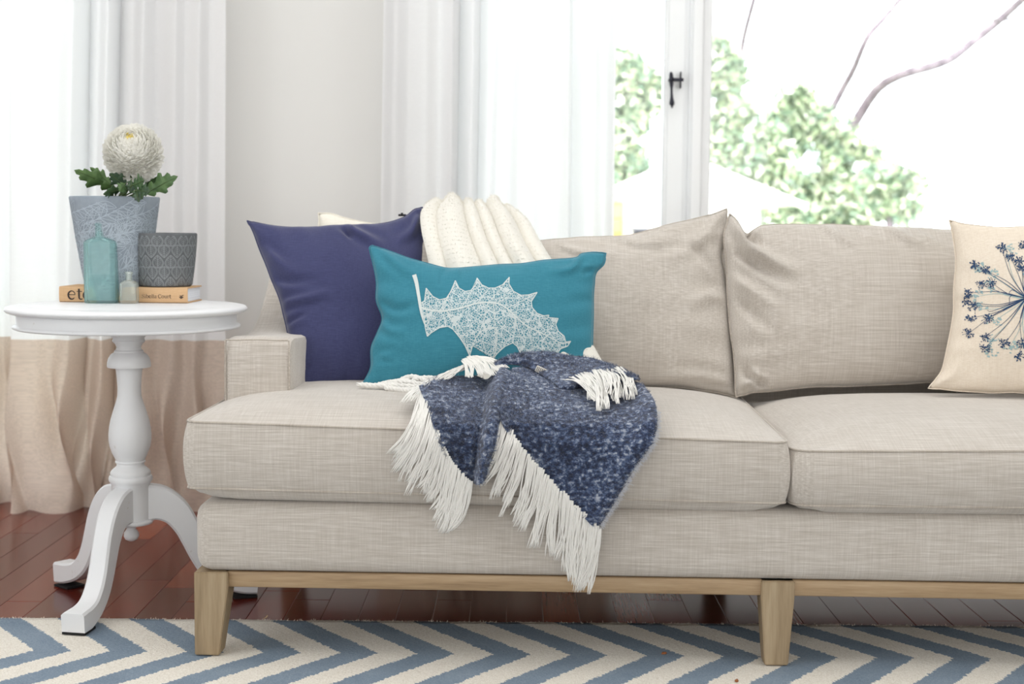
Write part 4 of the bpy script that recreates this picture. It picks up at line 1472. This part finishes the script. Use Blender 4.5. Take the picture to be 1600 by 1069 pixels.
bpx = bl / 200.5      # metres per photo pixel along the spine
tt_ = MB()
write(tt_, 'etc...', 13.5 * bpx, .0062, .0355)
write(tt_, 'Sibella Court', 129.5 * bpx, .0105, .0115)
# publisher's little bird mark
zx, zz_ = 191.5 * bpx, .0125
stroke(tt_, [(zx - .005, zz_ + .001), (zx - .001, zz_ - .001), (zx + .004, zz_ + .001)], [.001, .0035, .001])
stroke(tt_, [(zx - .004, zz_ + .005), (zx - .001, zz_ + .002), (zx + .003, zz_ + .0045)], [.0008, .0022, .0008])
stroke(tt_, [(zx + .001, zz_ + .0035), (zx + .005, zz_ + .0055)], [.002, .0006])
tt_.build('spine_lettering', M_PRINT, cv, smooth=False)


# ------------------------------------------------------------------ pots
def pot_mat(name, a, b):
    M = mat(name, a, .7)
    t = NT(M)
    n_ = t.noise(t.coord(), 40, 4, .6)
    t.color(t.ramp(n_, [(.3, a), (.7, b)]))
    t.bump(t.noise(t.coord(), 260, 2), .12, .001)
    return M


def make_pot(c, zb, zt_, rb, rt, wall=.006, lip=.003):
    pr = [(rb - .004, zb), (rb, zb + .003)] + [(rb + (rt - rb) * f_ + .0015 * math.sin(PI * f_), zb + .003 + (zt_ - lip - zb - .003) * f_) for f_ in np.linspace(.05, 1, 14)]
    pr += [(rt - .001, zt_ - .0008), (rt - .0025, zt_), (rt - wall + .002, zt_), (rt - wall, zt_ - .003), (rb - wall + .004, zb + .03)]
    return lathe(pr, c, 96)


def pot_surf(c, zb, zt_, rb, rt):
    def f_(th, h, lift=.0007):
        fr_ = (h) / (zt_ - zb)
        r = rb + (rt - rb) * fr_ + .0015 * math.sin(PI * max(0, min(1, fr_))) + lift
        return np.array((c[0] + r * math.cos(th), c[1] + r * math.sin(th), zb + h))
    return f_


def relief(mb, surf, pts, w, c, rmean, step=.004):
    """raised line on a pot: pts = (arc length s along the mean radius, height)"""
    P = np.asarray(pts, float)
    n_ = max(3, int(np.linalg.norm(np.diff(P, axis=0), axis=1).sum() / step))
    Rr = resample(P, n_)
    T = np.gradient(Rr, axis=0); T /= np.linalg.norm(T, axis=1)[:, None] + 1e-12
    Nn = np.stack((-T[:, 1], T[:, 0]), 1) * w / 2
    V = []
    for a_, b_ in zip(Rr + Nn, Rr - Nn):
        V += [surf(a_[0] / rmean - PI / 2, a_[1]), surf(b_[0] / rmean - PI / 2, b_[1])]
    mb.add(V, [(i, i + 1, i + 3, i + 2) for i in range(0, len(V) - 2, 2)])


M_POTB = pot_mat('blue_grey_pot_clay', (142, 152, 164), (158, 168, 179))
M_POTS = pot_mat('charcoal_pot_clay', (92, 95, 98), (110, 113, 116))
M_RELB = mat('pale_relief_line', (186, 198, 208), .7)
M_RELS = mat('silver_relief_line', (158, 163, 165), .7)

# big pot on the table behind the book
PCY = 3.10
pc = at(181.5, 463, PCY)
zb, ztp = zt + .0004, float(at(181.5, 307.5, PCY)[2])
plantpot = thing('potted_chrysanthemum', (pc[0], PCY, zt), 'white pompom chrysanthemum in a tall pale blue grey leaf pattern pot', 'potted plant')
rb_, rt_ = .060, .0965
V, F = make_pot((pc[0], PCY), zb, ztp, rb_, rt_)
pot = mk('pot', V, F, M_POTB, plantpot); sharp(pot, 50)
V, F = lathe([(.0008, ztp - .022), (.086, ztp - .022), (.086, ztp - .035), (.0008, ztp - .035)][::-1], (pc[0], PCY), 40)
mk('soil', V, F, mat('dark_soil', (60, 48, 40), 1.0), plantpot)
sf = pot_surf((pc[0], PCY), zb, ztp - .003, rb_, rt_)
H_ = ztp - zb
rm = .08
lb = MB()


def lens_leaf(mb, surf, s0, h0, ang, ln, wd, w_, rm, c, veins=0):
    ca, sa = math.cos(ang), math.sin(ang)
    tr = lambda a, b: (s0 + a * ca - b * sa, h0 + a * sa + b * ca)
    side = [(0, 0), (.25, .42), (.5, .5), (.78, .28), (1, 0)]
    for sg in (1, -1):
        relief(mb, surf, [tr(a * ln, sg * b * wd) for a, b in side], w_, c, rm)
    relief(mb, surf, [tr(-.12 * ln, 0), tr(.4 * ln, .02 * wd), tr(.85 * ln, 0)], w_, c, rm)
    for v in range(veins):
        a = .18 + .5 * v / max(1, veins - 1)
        for sg in (1, -1):
            relief(mb, surf, [tr(a * ln, 0), tr((a + .22) * ln, sg * .36 * wd * (1 - abs(a + .1 - .45)))], w_ * .8, c, rm)


for k, (s0, h0, a0_) in enumerate(((-.118, .05, .8), (-.12, .125, .55), (-.075, .02, 1.0), (-.07, .10, .75), (-.05, .165, .3), (-.03, .02, .9), (-.02, .075, .8), (.0, .13, .55), (.03, .18, .2), (.02, .02, .9), (.035, .07, .75), (.06, .125, .5), (.07, .03, .9), (.09, .09, .8), (-.10, .19, .1), (.085, .165, .4))):
    px_, pz_, a_ = s0, h0, a0_
    pts = [(px_, pz_)]
    for q in range(7):
        px_ += .016 * math.cos(a_); pz_ += .016 * math.sin(a_); a_ -= .10 if k % 2 else -.06
        if not (.004 < pz_ < H_ - .012): break
        pts.append((px_, pz_))
        for sg in (1, -1):
            an = a_ + sg * .75
            ez = pz_ + .034 * math.sin(an)
            if .004 < ez < H_ - .008:
                lens_leaf(lb, sf, px_, pz_, an, .034, .016, .0011, rm, None)
    if len(pts) > 2: relief(lb, sf, pts, .0013, None, rm)
lb.build('leaf_relief', M_RELB, pot)

# the plant
M_STEM = mat('green_stem', (84, 104, 62), .6)
M_LEAF = mat('chrysanthemum_leaf', (52, 78, 48), .5)
t = NT(M_LEAF)
oi = t.n('ShaderNodeObjectInfo')
n_ = t.noise(t.coord(), 60, 3)
t.color(t.ramp(t.math('ADD', t.math('MULTIPLY', n_, .5), t.math('MULTIPLY', oi.outputs['Random'], .5)), [(.2, (44, 66, 48)), (.5, (66, 96, 58)), (.8, (104, 136, 78))]))
M_PETAL = cloth_trans('white_petal', (255, 254, 249), .35, 0, (40, 40), .99)
M_PETALY = cloth_trans('yellow_petal', (248, 232, 150), .35, 0, (40, 40), .97)
FY = 3.07
fc = at(208, 239, FY)
FR = 44.5 * FY / F_PX
stem_top = fc - np.array((.0, 0, FR * .75))
soil = np.array((pc[0] + .003, PCY - .005, ztp - .022))
mk('stem', *tube(resample([soil, (soil + stem_top) / 2 + (.004, 0, .0), stem_top], 14), [.0042] * 14, 8), M_STEM, plantpot)


def petal(mb, base_, d, up, ln, wd, curl):
    """incurved petal: strip of 4 cross rows cupped along its length"""
    s_ = np.cross(d, up); s_ /= np.linalg.norm(s_) + 1e-9
    V = []
    rows = [(0, .5, 0), (.4, 1, .10), (.75, .95, .34), (1.0, .45, .62)]
    for a, w_, c_ in rows:
        p = base_ + d * ln * a * (1 - .15 * c_) + up * ln * c_ * curl
        cup = up * wd * .25 + d * 0
        V += [p - s_ * wd * w_ / 2 + cup * w_, p - d * 0, p + s_ * wd * w_ / 2 + cup * w_]
    F = []
    for r in range(3):
        for k in range(2):
            a = r * 3 + k
            F.append((a, a + 1, a + 4, a + 3))
    mb.add(V, F)


pm, py_ = MB(), MB()
axis = np.array((.06, -.78, .62)); axis /= np.linalg.norm(axis)
NP = 1300
for i in range(NP):
    f_ = (i + .5) / NP
    ph = math.acos(1 - 1.93 * f_)          # from the crown to the underside
    th = i * 2.399963
    e1 = np.cross(axis, (1, 0, 0)); e1 /= np.linalg.norm(e1); e2 = np.cross(axis, e1)
    rad = axis * math.cos(ph) + (e1 * math.cos(th) + e2 * math.sin(th)) * math.sin(ph)
    # petals point outward and curl toward the crown
    tocrown = axis - rad * np.dot(axis, rad)
    nrm_ = np.linalg.norm(tocrown)
    tocrown = tocrown / nrm_ if nrm_ > 1e-6 else e1
    rr = FR * (.78 + .08 * random.random())
    d = rad * .92 + tocrown * (-.25 if ph > 1.9 else .26) + rng.normal(0, .15, 3)
    d /= np.linalg.norm(d)
    upv = tocrown - d * np.dot(tocrown, d); upv /= np.linalg.norm(upv) + 1e-9
    ln = FR * (.17 + .08 * min(1, ph / 1.4)) * random.uniform(.85, 1.12)
    (py_ if ph < .22 else pm).__class__
    petal(py_ if ph < .24 else pm, fc + rad * rr * (1 - .06 * (ph < .3)), d, upv, ln, FR * (.075 + .075 * min(1, ph / .9)), .55)
core = [(max(.0005, FR * .80 * math.sin(a)), fc[2] - FR * .80 * math.cos(a)) for a in np.linspace(0, PI, 16)]
V, F = lathe(core, (fc[0], fc[1]), 24)
pm.add(V, F)
head = pm.build('flower_head', M_PETAL, plantpot, kind='stuff')
py_.build('flower_heart', M_PETALY, head, label='pale yellow young petals at the crown', kind='stuff')
cal = MB(); cal.add(*lathe([(.004, fc[2] - FR * .98), (.012, fc[2] - FR * .9), (.024, fc[2] - FR * .78), (.010, fc[2] - FR * .7)], (fc[0], fc[1]), 16))
cal.build('calyx', M_STEM, plantpot)


def mum_leaf(root_px, tip_px, Y0, Y1, width, droop=0.0, roll=0.0):
    """lobed leaf from root pixel to tip pixel; Y depths for both"""
    a, b = at(*root_px, Y0), at(*tip_px, Y1)
    L_ = b - a; ln = np.linalg.norm(L_); d = L_ / ln
    view = (a + b) / 2 - CAM; view /= np.linalg.norm(view)
    sd = np.cross(d, view); sd /= np.linalg.norm(sd)
    nn_ = np.cross(sd, d)
    sd = sd * math.cos(roll) + nn_ * math.sin(roll); nn_ = np.cross(sd, d)
    # half outline: position along, half width (lobes)
    hl = [(0, .02), (.10, .06), (.16, .30), (.24, .55), (.30, .52), (.34, .30), (.40, .42), (.50, .78), (.58, .72), (.60, .46), (.66, .42), (.74, .52), (.80, .40), (.82, .24), (.90, .20), (1.0, .0)]
    V, F = [], []
    for s, w_ in hl:
        c = a + d * ln * s + nn_ * (-droop * ln * (s - .3) ** 2)
        wv = w_ * width * .5 * (1 + .12 * random.uniform(-1, 1))
        wv2 = w_ * width * .5 * (1 + .12 * random.uniform(-1, 1))
        lift = .20
        V += [c + sd * wv - nn_ * lift * wv + d * wv * .35, c, c - sd * wv2 - nn_ * lift * wv2 + d * wv2 * .35]
    for i in range(len(hl) - 1):
        for k in (0, 1):
            q = i * 3 + k
            F.append((q, q + 1, q + 4, q + 3))
    o = mk('leaf', V, F, M_LEAF, plantpot)
    md = o.modifiers.new('thickness', 'SOLIDIFY'); md.thickness = .0008
    rib = resample([V[3 * i + 1] - nn_ * .0012 * (1 if np.dot(nn_, view) > 0 else -1) for i in range(0, len(hl), 3)], 12)
    mk('midrib', *tube(rib, np.linspace(.0009, .0003, 12), 5), M_STEM, o)
    return o


LV = [((186, 296), (116, 264), 3.07, 3.02, .062, .10, .5), ((178, 292), (141, 261), 3.05, 3.04, .036, .1, .2), ((192, 296), (158, 301), 3.04, 2.98, .040, .2, .6), ((200, 294), (171, 270), 3.03, 3.0, .045, .1, .3),
      ((222, 306), (277, 275), 3.04, 3.02, .062, -.05, .45), ((214, 302), (250, 277), 3.09, 3.10, .045, .1, .5), ((206, 290), (228, 282), 3.0, 2.97, .046, .2, .3), ((212, 298), (236, 300), 2.99, 2.95, .044, .1, .2),
      ((212, 294), (217, 317), 3.0, 2.975, .030, .1, .1), ((196, 286), (186, 300), 3.01, 2.98, .040, .1, .3), ((205, 280), (204, 302), 3.02, 3.0, .036, .0, .5), ((228, 300), (262, 288), 3.08, 3.14, .05, .1, .7),
      ((196, 276), (172, 273), 3.03, 3.0, .020, .1, .9), ((222, 262), (244, 252), 3.12, 3.13, .016, 0, .4), ((238, 272), (244, 264), 3.11, 3.11, .012, 0, .2), ((178, 240), (160, 241), 3.12, 3.12, .008, 0, .2)]
for a_ in LV:
    lo = mum_leaf(*a_)
    q = at(*a_[0], a_[2])
    if a_[0][1] > 270:
        pass
# leaf stalks
stk = [((186, 296), 3.07), ((178, 292), 3.05), ((192, 296), 3.04), ((222, 306), 3.04), ((214, 302), 3.09), ((212, 298), 2.99), ((206, 290), 3.0), ((228, 300), 3.08)]
for (pxy, Y_) in stk:
    e_ = at(*pxy, Y_)
    s_ = soil + (random.uniform(-.008, .008), random.uniform(-.01, .01), 0)
    mk('leaf_stalk', *tube(resample([s_, (s_ + e_) / 2 + (0, 0, .006), e_], 8), .0016, 6), M_STEM, plantpot)

# small pot on the book
SPY = float((BK + dirb * bl * .82 + dep * .060)[1])
zb2 = zt + BT + .0008
sp = at(258.5, 440, SPY)
zt2 = float(at(258.5, 364, SPY)[2])
spot = thing('charcoal_pot', (sp[0], SPY, zb2), 'small charcoal pot covered in rows of silver leaf outlines, standing on the book', 'pot')
rb2, rt2 = .0575, .0695
V, F = make_pot((sp[0], SPY), zb2, zt2, rb2, rt2, .005)
body = mk('body', V, F, M_POTS, spot); sharp(body, 50)
sf2 = pot_surf((sp[0], SPY), zb2, zt2 - .003, rb2, rt2)
rm2 = .0635
H2 = zt2 - zb2
lm = MB()
cell_w, cell_h = .0255, H2 / 5.0
for r_ in range(-1, 6):
    up_ = r_ % 2 == 0
    nn_c = 15
    for k in range(nn_c):
        s0 = (k - nn_c / 2 + (.5 if up_ else 0)) * (2 * PI * rm2 / nn_c)
        hc = (r_ + .35) * cell_h
        lo_, hi_ = hc - cell_h * .48, hc + cell_h * .48
        rad_ = .0118
        sg = 1 if up_ else -1
        cz_ = hc - sg * .0015
        pts = [(s0, hc + sg * cell_h * .62), (s0 + rad_ * .55, cz_ + sg * rad_ * .85), (s0 + rad_, cz_), (s0 + rad_ * .7, cz_ - sg * rad_ * .75), (s0, cz_ - sg * rad_ * 1.0)]
        ok = lambda L_: [(a, b) for a, b in L_ if .001 < b < H2 - .004]
        for mir in (1, -1):
            q = ok([(s0 + mir * (a - s0), b) for a, b in resample(pts, 12)])
            if len(q) > 2: relief(lm, sf2, q, .0010, None, rm2, .003)
            q = ok([(s0 + mir * (a - s0) * .82, cz_ + (b - cz_) * .82) for a, b in resample(pts, 12)])
            if len(q) > 2: relief(lm, sf2, q, .0006, None, rm2, .003)
            for vv in (-.6, -.25, .1, .45):
                q = ok([(s0, cz_ + sg * vv * rad_), (s0 + mir * rad_ * .62 * (1 - abs(vv) * .3), cz_ + sg * (vv + .42) * rad_)])
                if len(q) == 2: relief(lm, sf2, [q[0], ((q[0][0] + q[1][0]) / 2, (q[0][1] + q[1][1]) / 2), q[1]], .0006, None, rm2, .004)
        q = ok([(s0, hc + sg * cell_h * .62), (s0, cz_), (s0, cz_ - sg * rad_ * .9)])
        if len(q) > 1: relief(lm, sf2, q if len(q) > 2 else [q[0], ((q[0][0] + q[1][0]) / 2, (q[0][1] + q[1][1]) / 2), q[1]], .0009, None, rm2, .004)
lm.build('leaf_relief', M_RELS, body)

# ------------------------------------------------------------------ bottles
M_AQUA = bottle_glass('aqua_glass', (214, 248, 247), .03, .30)
M_CLEAR = bottle_glass('clear_old_glass', (246, 250, 246), .05, .32)


def oct_loop(hx, hy, ch, z, n_arc=1):
    return [(-hx, -hy + ch, z), (-hx + ch, -hy, z), (hx - ch, -hy, z), (hx, -hy + ch, z), (hx, hy - ch, z), (hx - ch, hy, z), (-hx + ch, hy, z), (-hx, hy - ch, z)]


def blend_loop(hx, hy, ch, r, f_, z, n_=32):
    """between chamfered rectangle (f=0) and circle (f=1), n points"""
    O = np.array(oct_loop(hx, hy, ch, z))
    ring = np.vstack((O, O[:1]))
    Lc = np.concatenate(([0], np.cumsum(np.linalg.norm(np.diff(ring, axis=0), axis=1))))
    a = np.linspace(0, 2 * PI, n_, endpoint=False) + math.atan2(O[0][1], O[0][0])
    # match by angle
    ang = np.unwrap(np.arctan2(ring[:, 1], ring[:, 0]))
    q = np.stack([np.interp(a, ang, ring[:, k]) for k in range(3)], 1)
    c_ = np.stack((r * np.cos(a), r * np.sin(a), np.full(n_, z)), 1)
    return q * (1 - f_) + c_ * f_


def bottle(name, c, z0, hx, hy, ch, zs, zn, ztop, rn, wallt, material, label, rot=0.0, lip=.0012):
    root = thing(name, (c[0], c[1], z0), label, 'bottle')
    outer = [(0, hx * .96, hy * .95, 0, z0), (0, hx, hy, 0, z0 + .003), (0, hx, hy, 0, z0 + (zs - z0) * .5), (0, hx, hy, 0, zs - .004), (.10, hx * .985, hy * .98, 0, zs)]
    outer += [(.45, hx * .80, hy * .85, 0, zs + (zn - zs) * .55), (.85, hx * .5, hy * .6, 0, zs + (zn - zs) * .9), (1, hx, hy, 0, zn)]
    loops = []
    for k, (f_, a, b, _, z) in enumerate(outer):
        loops.append(blend_loop(a, b, ch, rn * (1.0 if f_ == 1 else 1 + (1 - f_) * 1.2), f_, z))
    for z, r in ((zn + (ztop - zn) * .3, rn * .98), (ztop - .006, rn * .99), (ztop - .005, rn * 1.0 + lip), (ztop - .001, rn * 1.0 + lip), (ztop, rn + lip * .4), (ztop, rn - wallt), (zn, rn - wallt)):
        loops.append(blend_loop(hx, hy, ch, r, 1, z))
    # inner wall, going down
    for (f_, a, b, _, z) in outer[::-1][1:]:
        zz_ = z if z > z0 + .004 else z0 + .006
        loops.append(blend_loop(max(a - wallt, .004), max(b - wallt, .004), ch * .8, rn * (1 + (1 - f_) * 1.2) - wallt, f_, zz_ - (.002 if f_ else 0)))
        if z <= z0 + .0031: break
    P = np.array(loops)
    n_ = P.shape[1]
    cr, sr = math.cos(rot), math.sin(rot)
    Q = P.reshape(-1, 3).copy()
    X_ = Q[:, 0] * cr - Q[:, 1] * sr + c[0]; Y_ = Q[:, 0] * sr + Q[:, 1] * cr + c[1]
    Q = np.stack((X_, Y_, Q[:, 2]), 1)
    F = grid_faces(n_, len(loops), closed_u=True) + [tuple(range(n_))[::-1], tuple(range((len(loops) - 1) * n_, len(loops) * n_))]
    o = mk('glass_body', Q, F, material, root)
    fixn(o); sharp(o, 30)
    return root, o


BY = float(BK[1]) - .0245
b0 = at(159, 474, BY); zb_ = zt + .0006
root, _ = bottle('aqua_bottle', (b0[0], BY), zb_, .0348, .021, .0115, float(at(159, 377, BY)[2]), float(at(159, 370, BY)[2]), float(at(159, 348.5, BY)[2]), .0128, .0028, M_AQUA,
                 'tall aqua glass bottle with chamfered corners standing before the book', .05)
BY2 = float(BKR[1]) - .019
b1 = at(202, 474.5, BY2)
bottle('clear_bottle', (b1[0], BY2), zb_, .0180, .0135, .0035, float(at(202, 442, BY2)[2]), float(at(202, 437.5, BY2)[2]), float(at(202, 424.5, BY2)[2]), .0070, .0018, M_CLEAR,
       'little clear glass bottle between the aqua bottle and the charcoal pot', 0.0, .0016)

# ------------------------------------------------------------------ crumbs on the rug
M_CRUMB = mat('dry_leaf_bit', (150, 92, 52), .8)
for (px, py, rz_, lb_) in ((1037, 1021, .4, 'dry brown leaf crumb on the rug nearer the mohair throw'), (1151, 1064, 1.3, 'dry brown leaf crumb on the rug by the middle sofa leg')):
    p = at_z(px, py, .0125)
    V = []
    pts = [(-.006, -.001), (-.002, .0035), (.004, .003), (.0065, -.001), (.002, -.0035), (-.003, -.003)]
    cz_, sz_ = math.cos(rz_), math.sin(rz_)
    for z_, k_ in ((0, 1), (.0022, .8)):
        for i_, (a, b) in enumerate(pts):
            V.append((p[0] + (a * cz_ - b * sz_) * k_, p[1] + (a * sz_ + b * cz_) * k_, .0116 + z_ + .0012 * (i_ % 2) * (z_ > 0)))
    F = [tuple(range(6))[::-1], tuple(range(6, 12))] + [(i, (i + 1) % 6, 6 + (i + 1) % 6, 6 + i) for i in range(6)]
    tag(mk('leaf_crumb', V, F, M_CRUMB, smooth=False), lb_, 'leaf crumb')
p = at_z(410, 968, .006)
tag(mk('straw_bit', *tube([(p[0], 2.885, .0026), (p[0] + .006, 2.878, .0075), (p[0] + .010, 2.872, .013)], .0012, 6), mat('straw', (222, 204, 160), .8)), 'short pale straw at the back edge of the rug', 'straw')

# ------------------------------------------------------------------ outside
M_LAWN = mat('lawn', (140, 146, 118), 1.0)
t = NT(M_LAWN); t.color(t.ramp(t.noise(t.coord(), .8, 4), [(.3, (128, 134, 108)), (.7, (154, 158, 130))]))
nu = 40
gx, gy = np.meshgrid(np.linspace(-45, 45, nu), np.linspace(4.6, 80, nu))
gz = np.array([[-3.2 + .3 * noise.noise(Vector((x_ * .1, y_ * .1, 0))) for x_ in gx[0]] for y_ in gy[:, 0]])
mk('ground', np.stack((gx, gy, gz), 2).reshape(-1, 3), grid_faces(nu, nu), M_LAWN, kind='structure')

M_BARK = mat('pale_grey_bark', (150, 138, 140), .9)
t = NT(M_BARK)
t.color(t.ramp(t.noise(t.mapping(t.coord(), (9, 9, 3)), 1, 4), [(.35, (88, 76, 84)), (.65, (132, 120, 126))]))
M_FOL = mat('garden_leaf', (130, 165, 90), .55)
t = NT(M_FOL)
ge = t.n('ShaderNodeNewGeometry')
t.color(t.ramp(ge.outputs['Random Per Island'], [(.0, (104, 128, 110)), (.3, (134, 156, 130)), (.55, (172, 186, 150)), (.75, (208, 212, 180)), (1.0, (236, 236, 226))]))  # palest stops put blown-out glints of light into the leaf colour
t.b.inputs['Transmission Weight'].default_value = 0


def crown(clumps, Y, leaf, name_parent, per):
    """leaf quads in blobs; clumps: (px, py, radius px, density)"""
    mb = MB()
    for (px, py, r, dn) in clumps:
        c = at(px, py, Y); rw = r * Y / F_PX
        for k in range(int(per * dn)):
            d = rng.normal(0, 1, 3); d /= np.linalg.norm(d)
            p = c + d * rw * (random.random() ** .45) * np.array((1, .8, 1))
            n_ = rng.normal(0, 1, 3) + np.array((0, -.4, .8)); n_ /= np.linalg.norm(n_)
            a = np.cross(n_, rng.normal(0, 1, 3)); a /= np.linalg.norm(a); b = np.cross(n_, a)
            l_ = leaf * random.uniform(.7, 1.4)
            mb.add([p - a * l_, p + b * l_ * .42 + n_ * l_ * .12, p + a * l_, p - b * l_ * .42 + n_ * l_ * .12], [(0, 1, 2, 3)])
    return mb.build('foliage', M_FOL, name_parent, smooth=False, kind='stuff')


def tree(label, clumps, Y, leaf, per, trunk_px):
    c = at(trunk_px, 350, Y)
    r = thing('garden_tree', (c[0], Y, -3.1), label, 'tree')
    e = at(trunk_px, 338, Y)
    mk('trunk', *tube(resample([(c[0], Y, -3.1), (c[0] + .1, Y, -1.2), tuple(e)], 12), np.linspace(.16, .04, 12), 10), M_BARK, r)
    crown(clumps, Y, leaf, r, per)
    return r


def scatter(poly_rows, r, dn, n_):
    out = []
    for k in range(n_):
        q = random.random() * (len(poly_rows) - 1)
        i = int(q); f_ = q - i
        a, b = poly_rows[i], poly_rows[i + 1]
        y_ = a[0] + (b[0] - a[0]) * f_; x0 = a[1] + (b[1] - a[1]) * f_; x1 = a[2] + (b[2] - a[2]) * f_
        out.append((random.uniform(x0, x1), y_, r * random.uniform(.6, 1.3), dn))
    return out


tree('leafy green tree seen through the left casement pane', scatter([(95, 945, 985), (130, 900, 1035), (200, 890, 1050), (290, 890, 1050), (340, 900, 1040)], 26, 1.0, 110), 15.0, .058, 80, 960)
tree('tall leafy tree just past the white window post', scatter([(72, 1095, 1125), (110, 1080, 1150), (170, 1075, 1185), (230, 1070, 1220), (300, 1080, 1250), (350, 1090, 1260)], 26, 1.0, 105), 15.5, .058, 75, 1130)
tree('broad airy tree beyond the gable roof, under the bare branches', scatter([(150, 1225, 1262), (190, 1205, 1290), (215, 1190, 1345), (250, 1190, 1385), (300, 1210, 1425), (350, 1230, 1440)], 25, 1.0, 110) + [(random.uniform(1262, 1345), random.uniform(285, 350), 20, 1.6) for _ in range(18)], 17.0, .06, 66, 1300)
tree('low sprig of shrub rising over the sofa back towards the pale roof', scatter([(268, 1350, 1440), (300, 1340, 1445), (350, 1330, 1430)], 19, .8, 24), 14.6, .055, 60, 1390)

bt = thing('bare_tree', tuple(at(1290, 350, 18.5) * (1, 1, 0) + (0, 0, -3.1)), 'bare grey tree with long crooked branches against the white sky', 'tree')
BYY = 18.5


def branch(name, pts, w0, w1, parent=bt):
    P = resample([at(x_, y_, BYY + .3 * math.sin(k)) for k, (x_, y_) in enumerate(pts)], 24)
    mk(name, *tube(P, np.linspace(w0, w1, 24) * BYY / F_PX / 2, 8), M_BARK, parent)


c = at(1290, 350, BYY)
mk('trunk', *tube(resample([(c[0], BYY, -3.1), (c[0] + .1, BYY, -1), tuple(at(1300, 330, BYY))], 14), np.linspace(.20, .08, 14), 10), M_BARK, bt)
branch('branch', [(1300, 292), (1325, 215), (1340, 185), (1370, 140), (1405, 118), (1450, 105), (1485, 92), (1520, 65), (1552, 40), (1580, 15), (1612, -14)], 19, 13)
branch('branch', [(1285, 300), (1296, 190), (1312, 148), (1332, 112), (1346, 78), (1358, 54), (1380, 30), (1402, 4), (1420, -22)], 15, 8)
branch('branch', [(1358, 54), (1340, 40), (1318, 30), (1295, 20), (1278, 8)], 6, 2)
branch('branch', [(1402, 4), (1418, -2), (1436, -10)], 5, 3)
branch('branch', [(1552, 30), (1575, 32), (1612, 34)], 6, 4)
branch('branch', [(1430, 92), (1450, 84), (1482, 68)], 3, 1)
branch('branch', [(1150, 330), (1155, 130), (1160, 72), (1168, 36), (1180, -8)], 11, 9)
branch('branch', [(1000, 330), (1018, 120), (1027, 60), (1022, 20), (1019, -8)], 4, 3)

# neighbour's gabled house
HY = 9.5
M_RENDER = mat('white_weatherboard', (242, 241, 236), .8)
M_FASCIA = mat('cream_fascia', (248, 240, 226), .7)
M_TILE = mat('pale_roof_tile', (240, 233, 226), .8)
M_TIMBER = mat('honey_timber', (222, 182, 108), .6)
hc = at(1090, 350, HY)
house = thing('neighbour_house', (hc[0], HY, -3.2), 'white gabled house beyond the window with a cream barge board', 'house')
pk = at(1078, 249, HY); lo = at(930, 314, HY); ro = at(1262, 325, HY)
x0_, x1_ = lo[0] + .15, ro[0] - .30
V = [(x0_, HY + .12, -3.2), (x1_, HY + .12, -3.2), (x1_, HY + .12, ro[2] + .107), (pk[0], HY + .12, pk[2] - .012), (x0_, HY + .12, lo[2] + .055)]
V += [(a, b + 2.6, c_) for a, b, c_ in V]
mk('gable_wall', V, [(0, 1, 2, 3, 4), (9, 8, 7, 6, 5)] + [(i, 5 + i, 5 + (i + 1) % 5, (i + 1) % 5) for i in range(5)], M_RENDER, house, smooth=False)
for a, b in ((lo, pk), (pk, ro)):
    th_ = .016
    V = [(a[0], HY, a[2] - th_), (b[0], HY, b[2] - th_), (b[0], HY, b[2] + th_), (a[0], HY, a[2] + th_)]
    V += [(q[0], HY + .05, q[2]) for q in V]
    mk('barge_board', V, [(0, 1, 2, 3), (7, 6, 5, 4)] + [(i, 4 + i, 4 + (i + 1) % 4, (i + 1) % 4) for i in range(4)], M_FASCIA, house, smooth=False)
    V = [(a[0], HY + .0, a[2] + th_), (b[0], HY + .0, b[2] + th_), (b[0], HY + 2.8, b[2] + th_), (a[0], HY + 2.8, a[2] + th_)]
    V += [(q[0], q[1], q[2] + .012) for q in V]
    mk('roof_slope', V, [(0, 1, 2, 3), (7, 6, 5, 4)] + [(i, 4 + i, 4 + (i + 1) % 4, (i + 1) % 4) for i in range(4)], M_TILE, house, smooth=False)
w0, w1 = at(925, 315, HY), at(974, 372, HY)
V, F = box(w0[0], w1[0], HY + .06, HY + .125, w1[2] - .25, w0[2])
wo_ = mk('timber_shutter', V, F, M_TIMBER, house, smooth=False, label='honey coloured timber shutter')
for k in range(3):
    zz_ = w0[2] - .02 - k * .10
    V, F = box(w0[0] + .01, w1[0] - .01, HY + .045, HY + .065, zz_ - .088, zz_)
    mk('board', V, F, M_TIMBER, wo_, smooth=False)
g0, g1 = at(990, 356, 9.2), at(1030, 372, 9.2)
V, F = box(g0[0], g1[0] + .3, 9.1, 9.3, g1[2] - .3, g0[2])
bx_ = thing('dark_outdoor_unit', ((g0[0] + g1[0]) / 2, 9.2, -3.2), 'dark flat topped box standing before the white house wall', 'box')
mk('case', *rbox(g0[0], g1[0] + .3, 9.1, 9.3, g1[2] - .6, g0[2] - .02, .01, 2), mat('dark_slate_paint', (84, 82, 88), .6), bx_)
mk('lid', *rbox(g0[0] - .02, g1[0] + .32, 9.08, 9.32, g0[2] - .02, g0[2], .006, 2), mat('slate_lid', (96, 94, 100), .6), bx_)
for xx in (g0[0] + .04, g1[0] + .26):
    mk('post', *box(xx - .03, xx + .03, 9.17, 9.23, -3.25, g1[2] - .59), mat('post_paint', (110, 108, 112), .7), bx_, smooth=False)
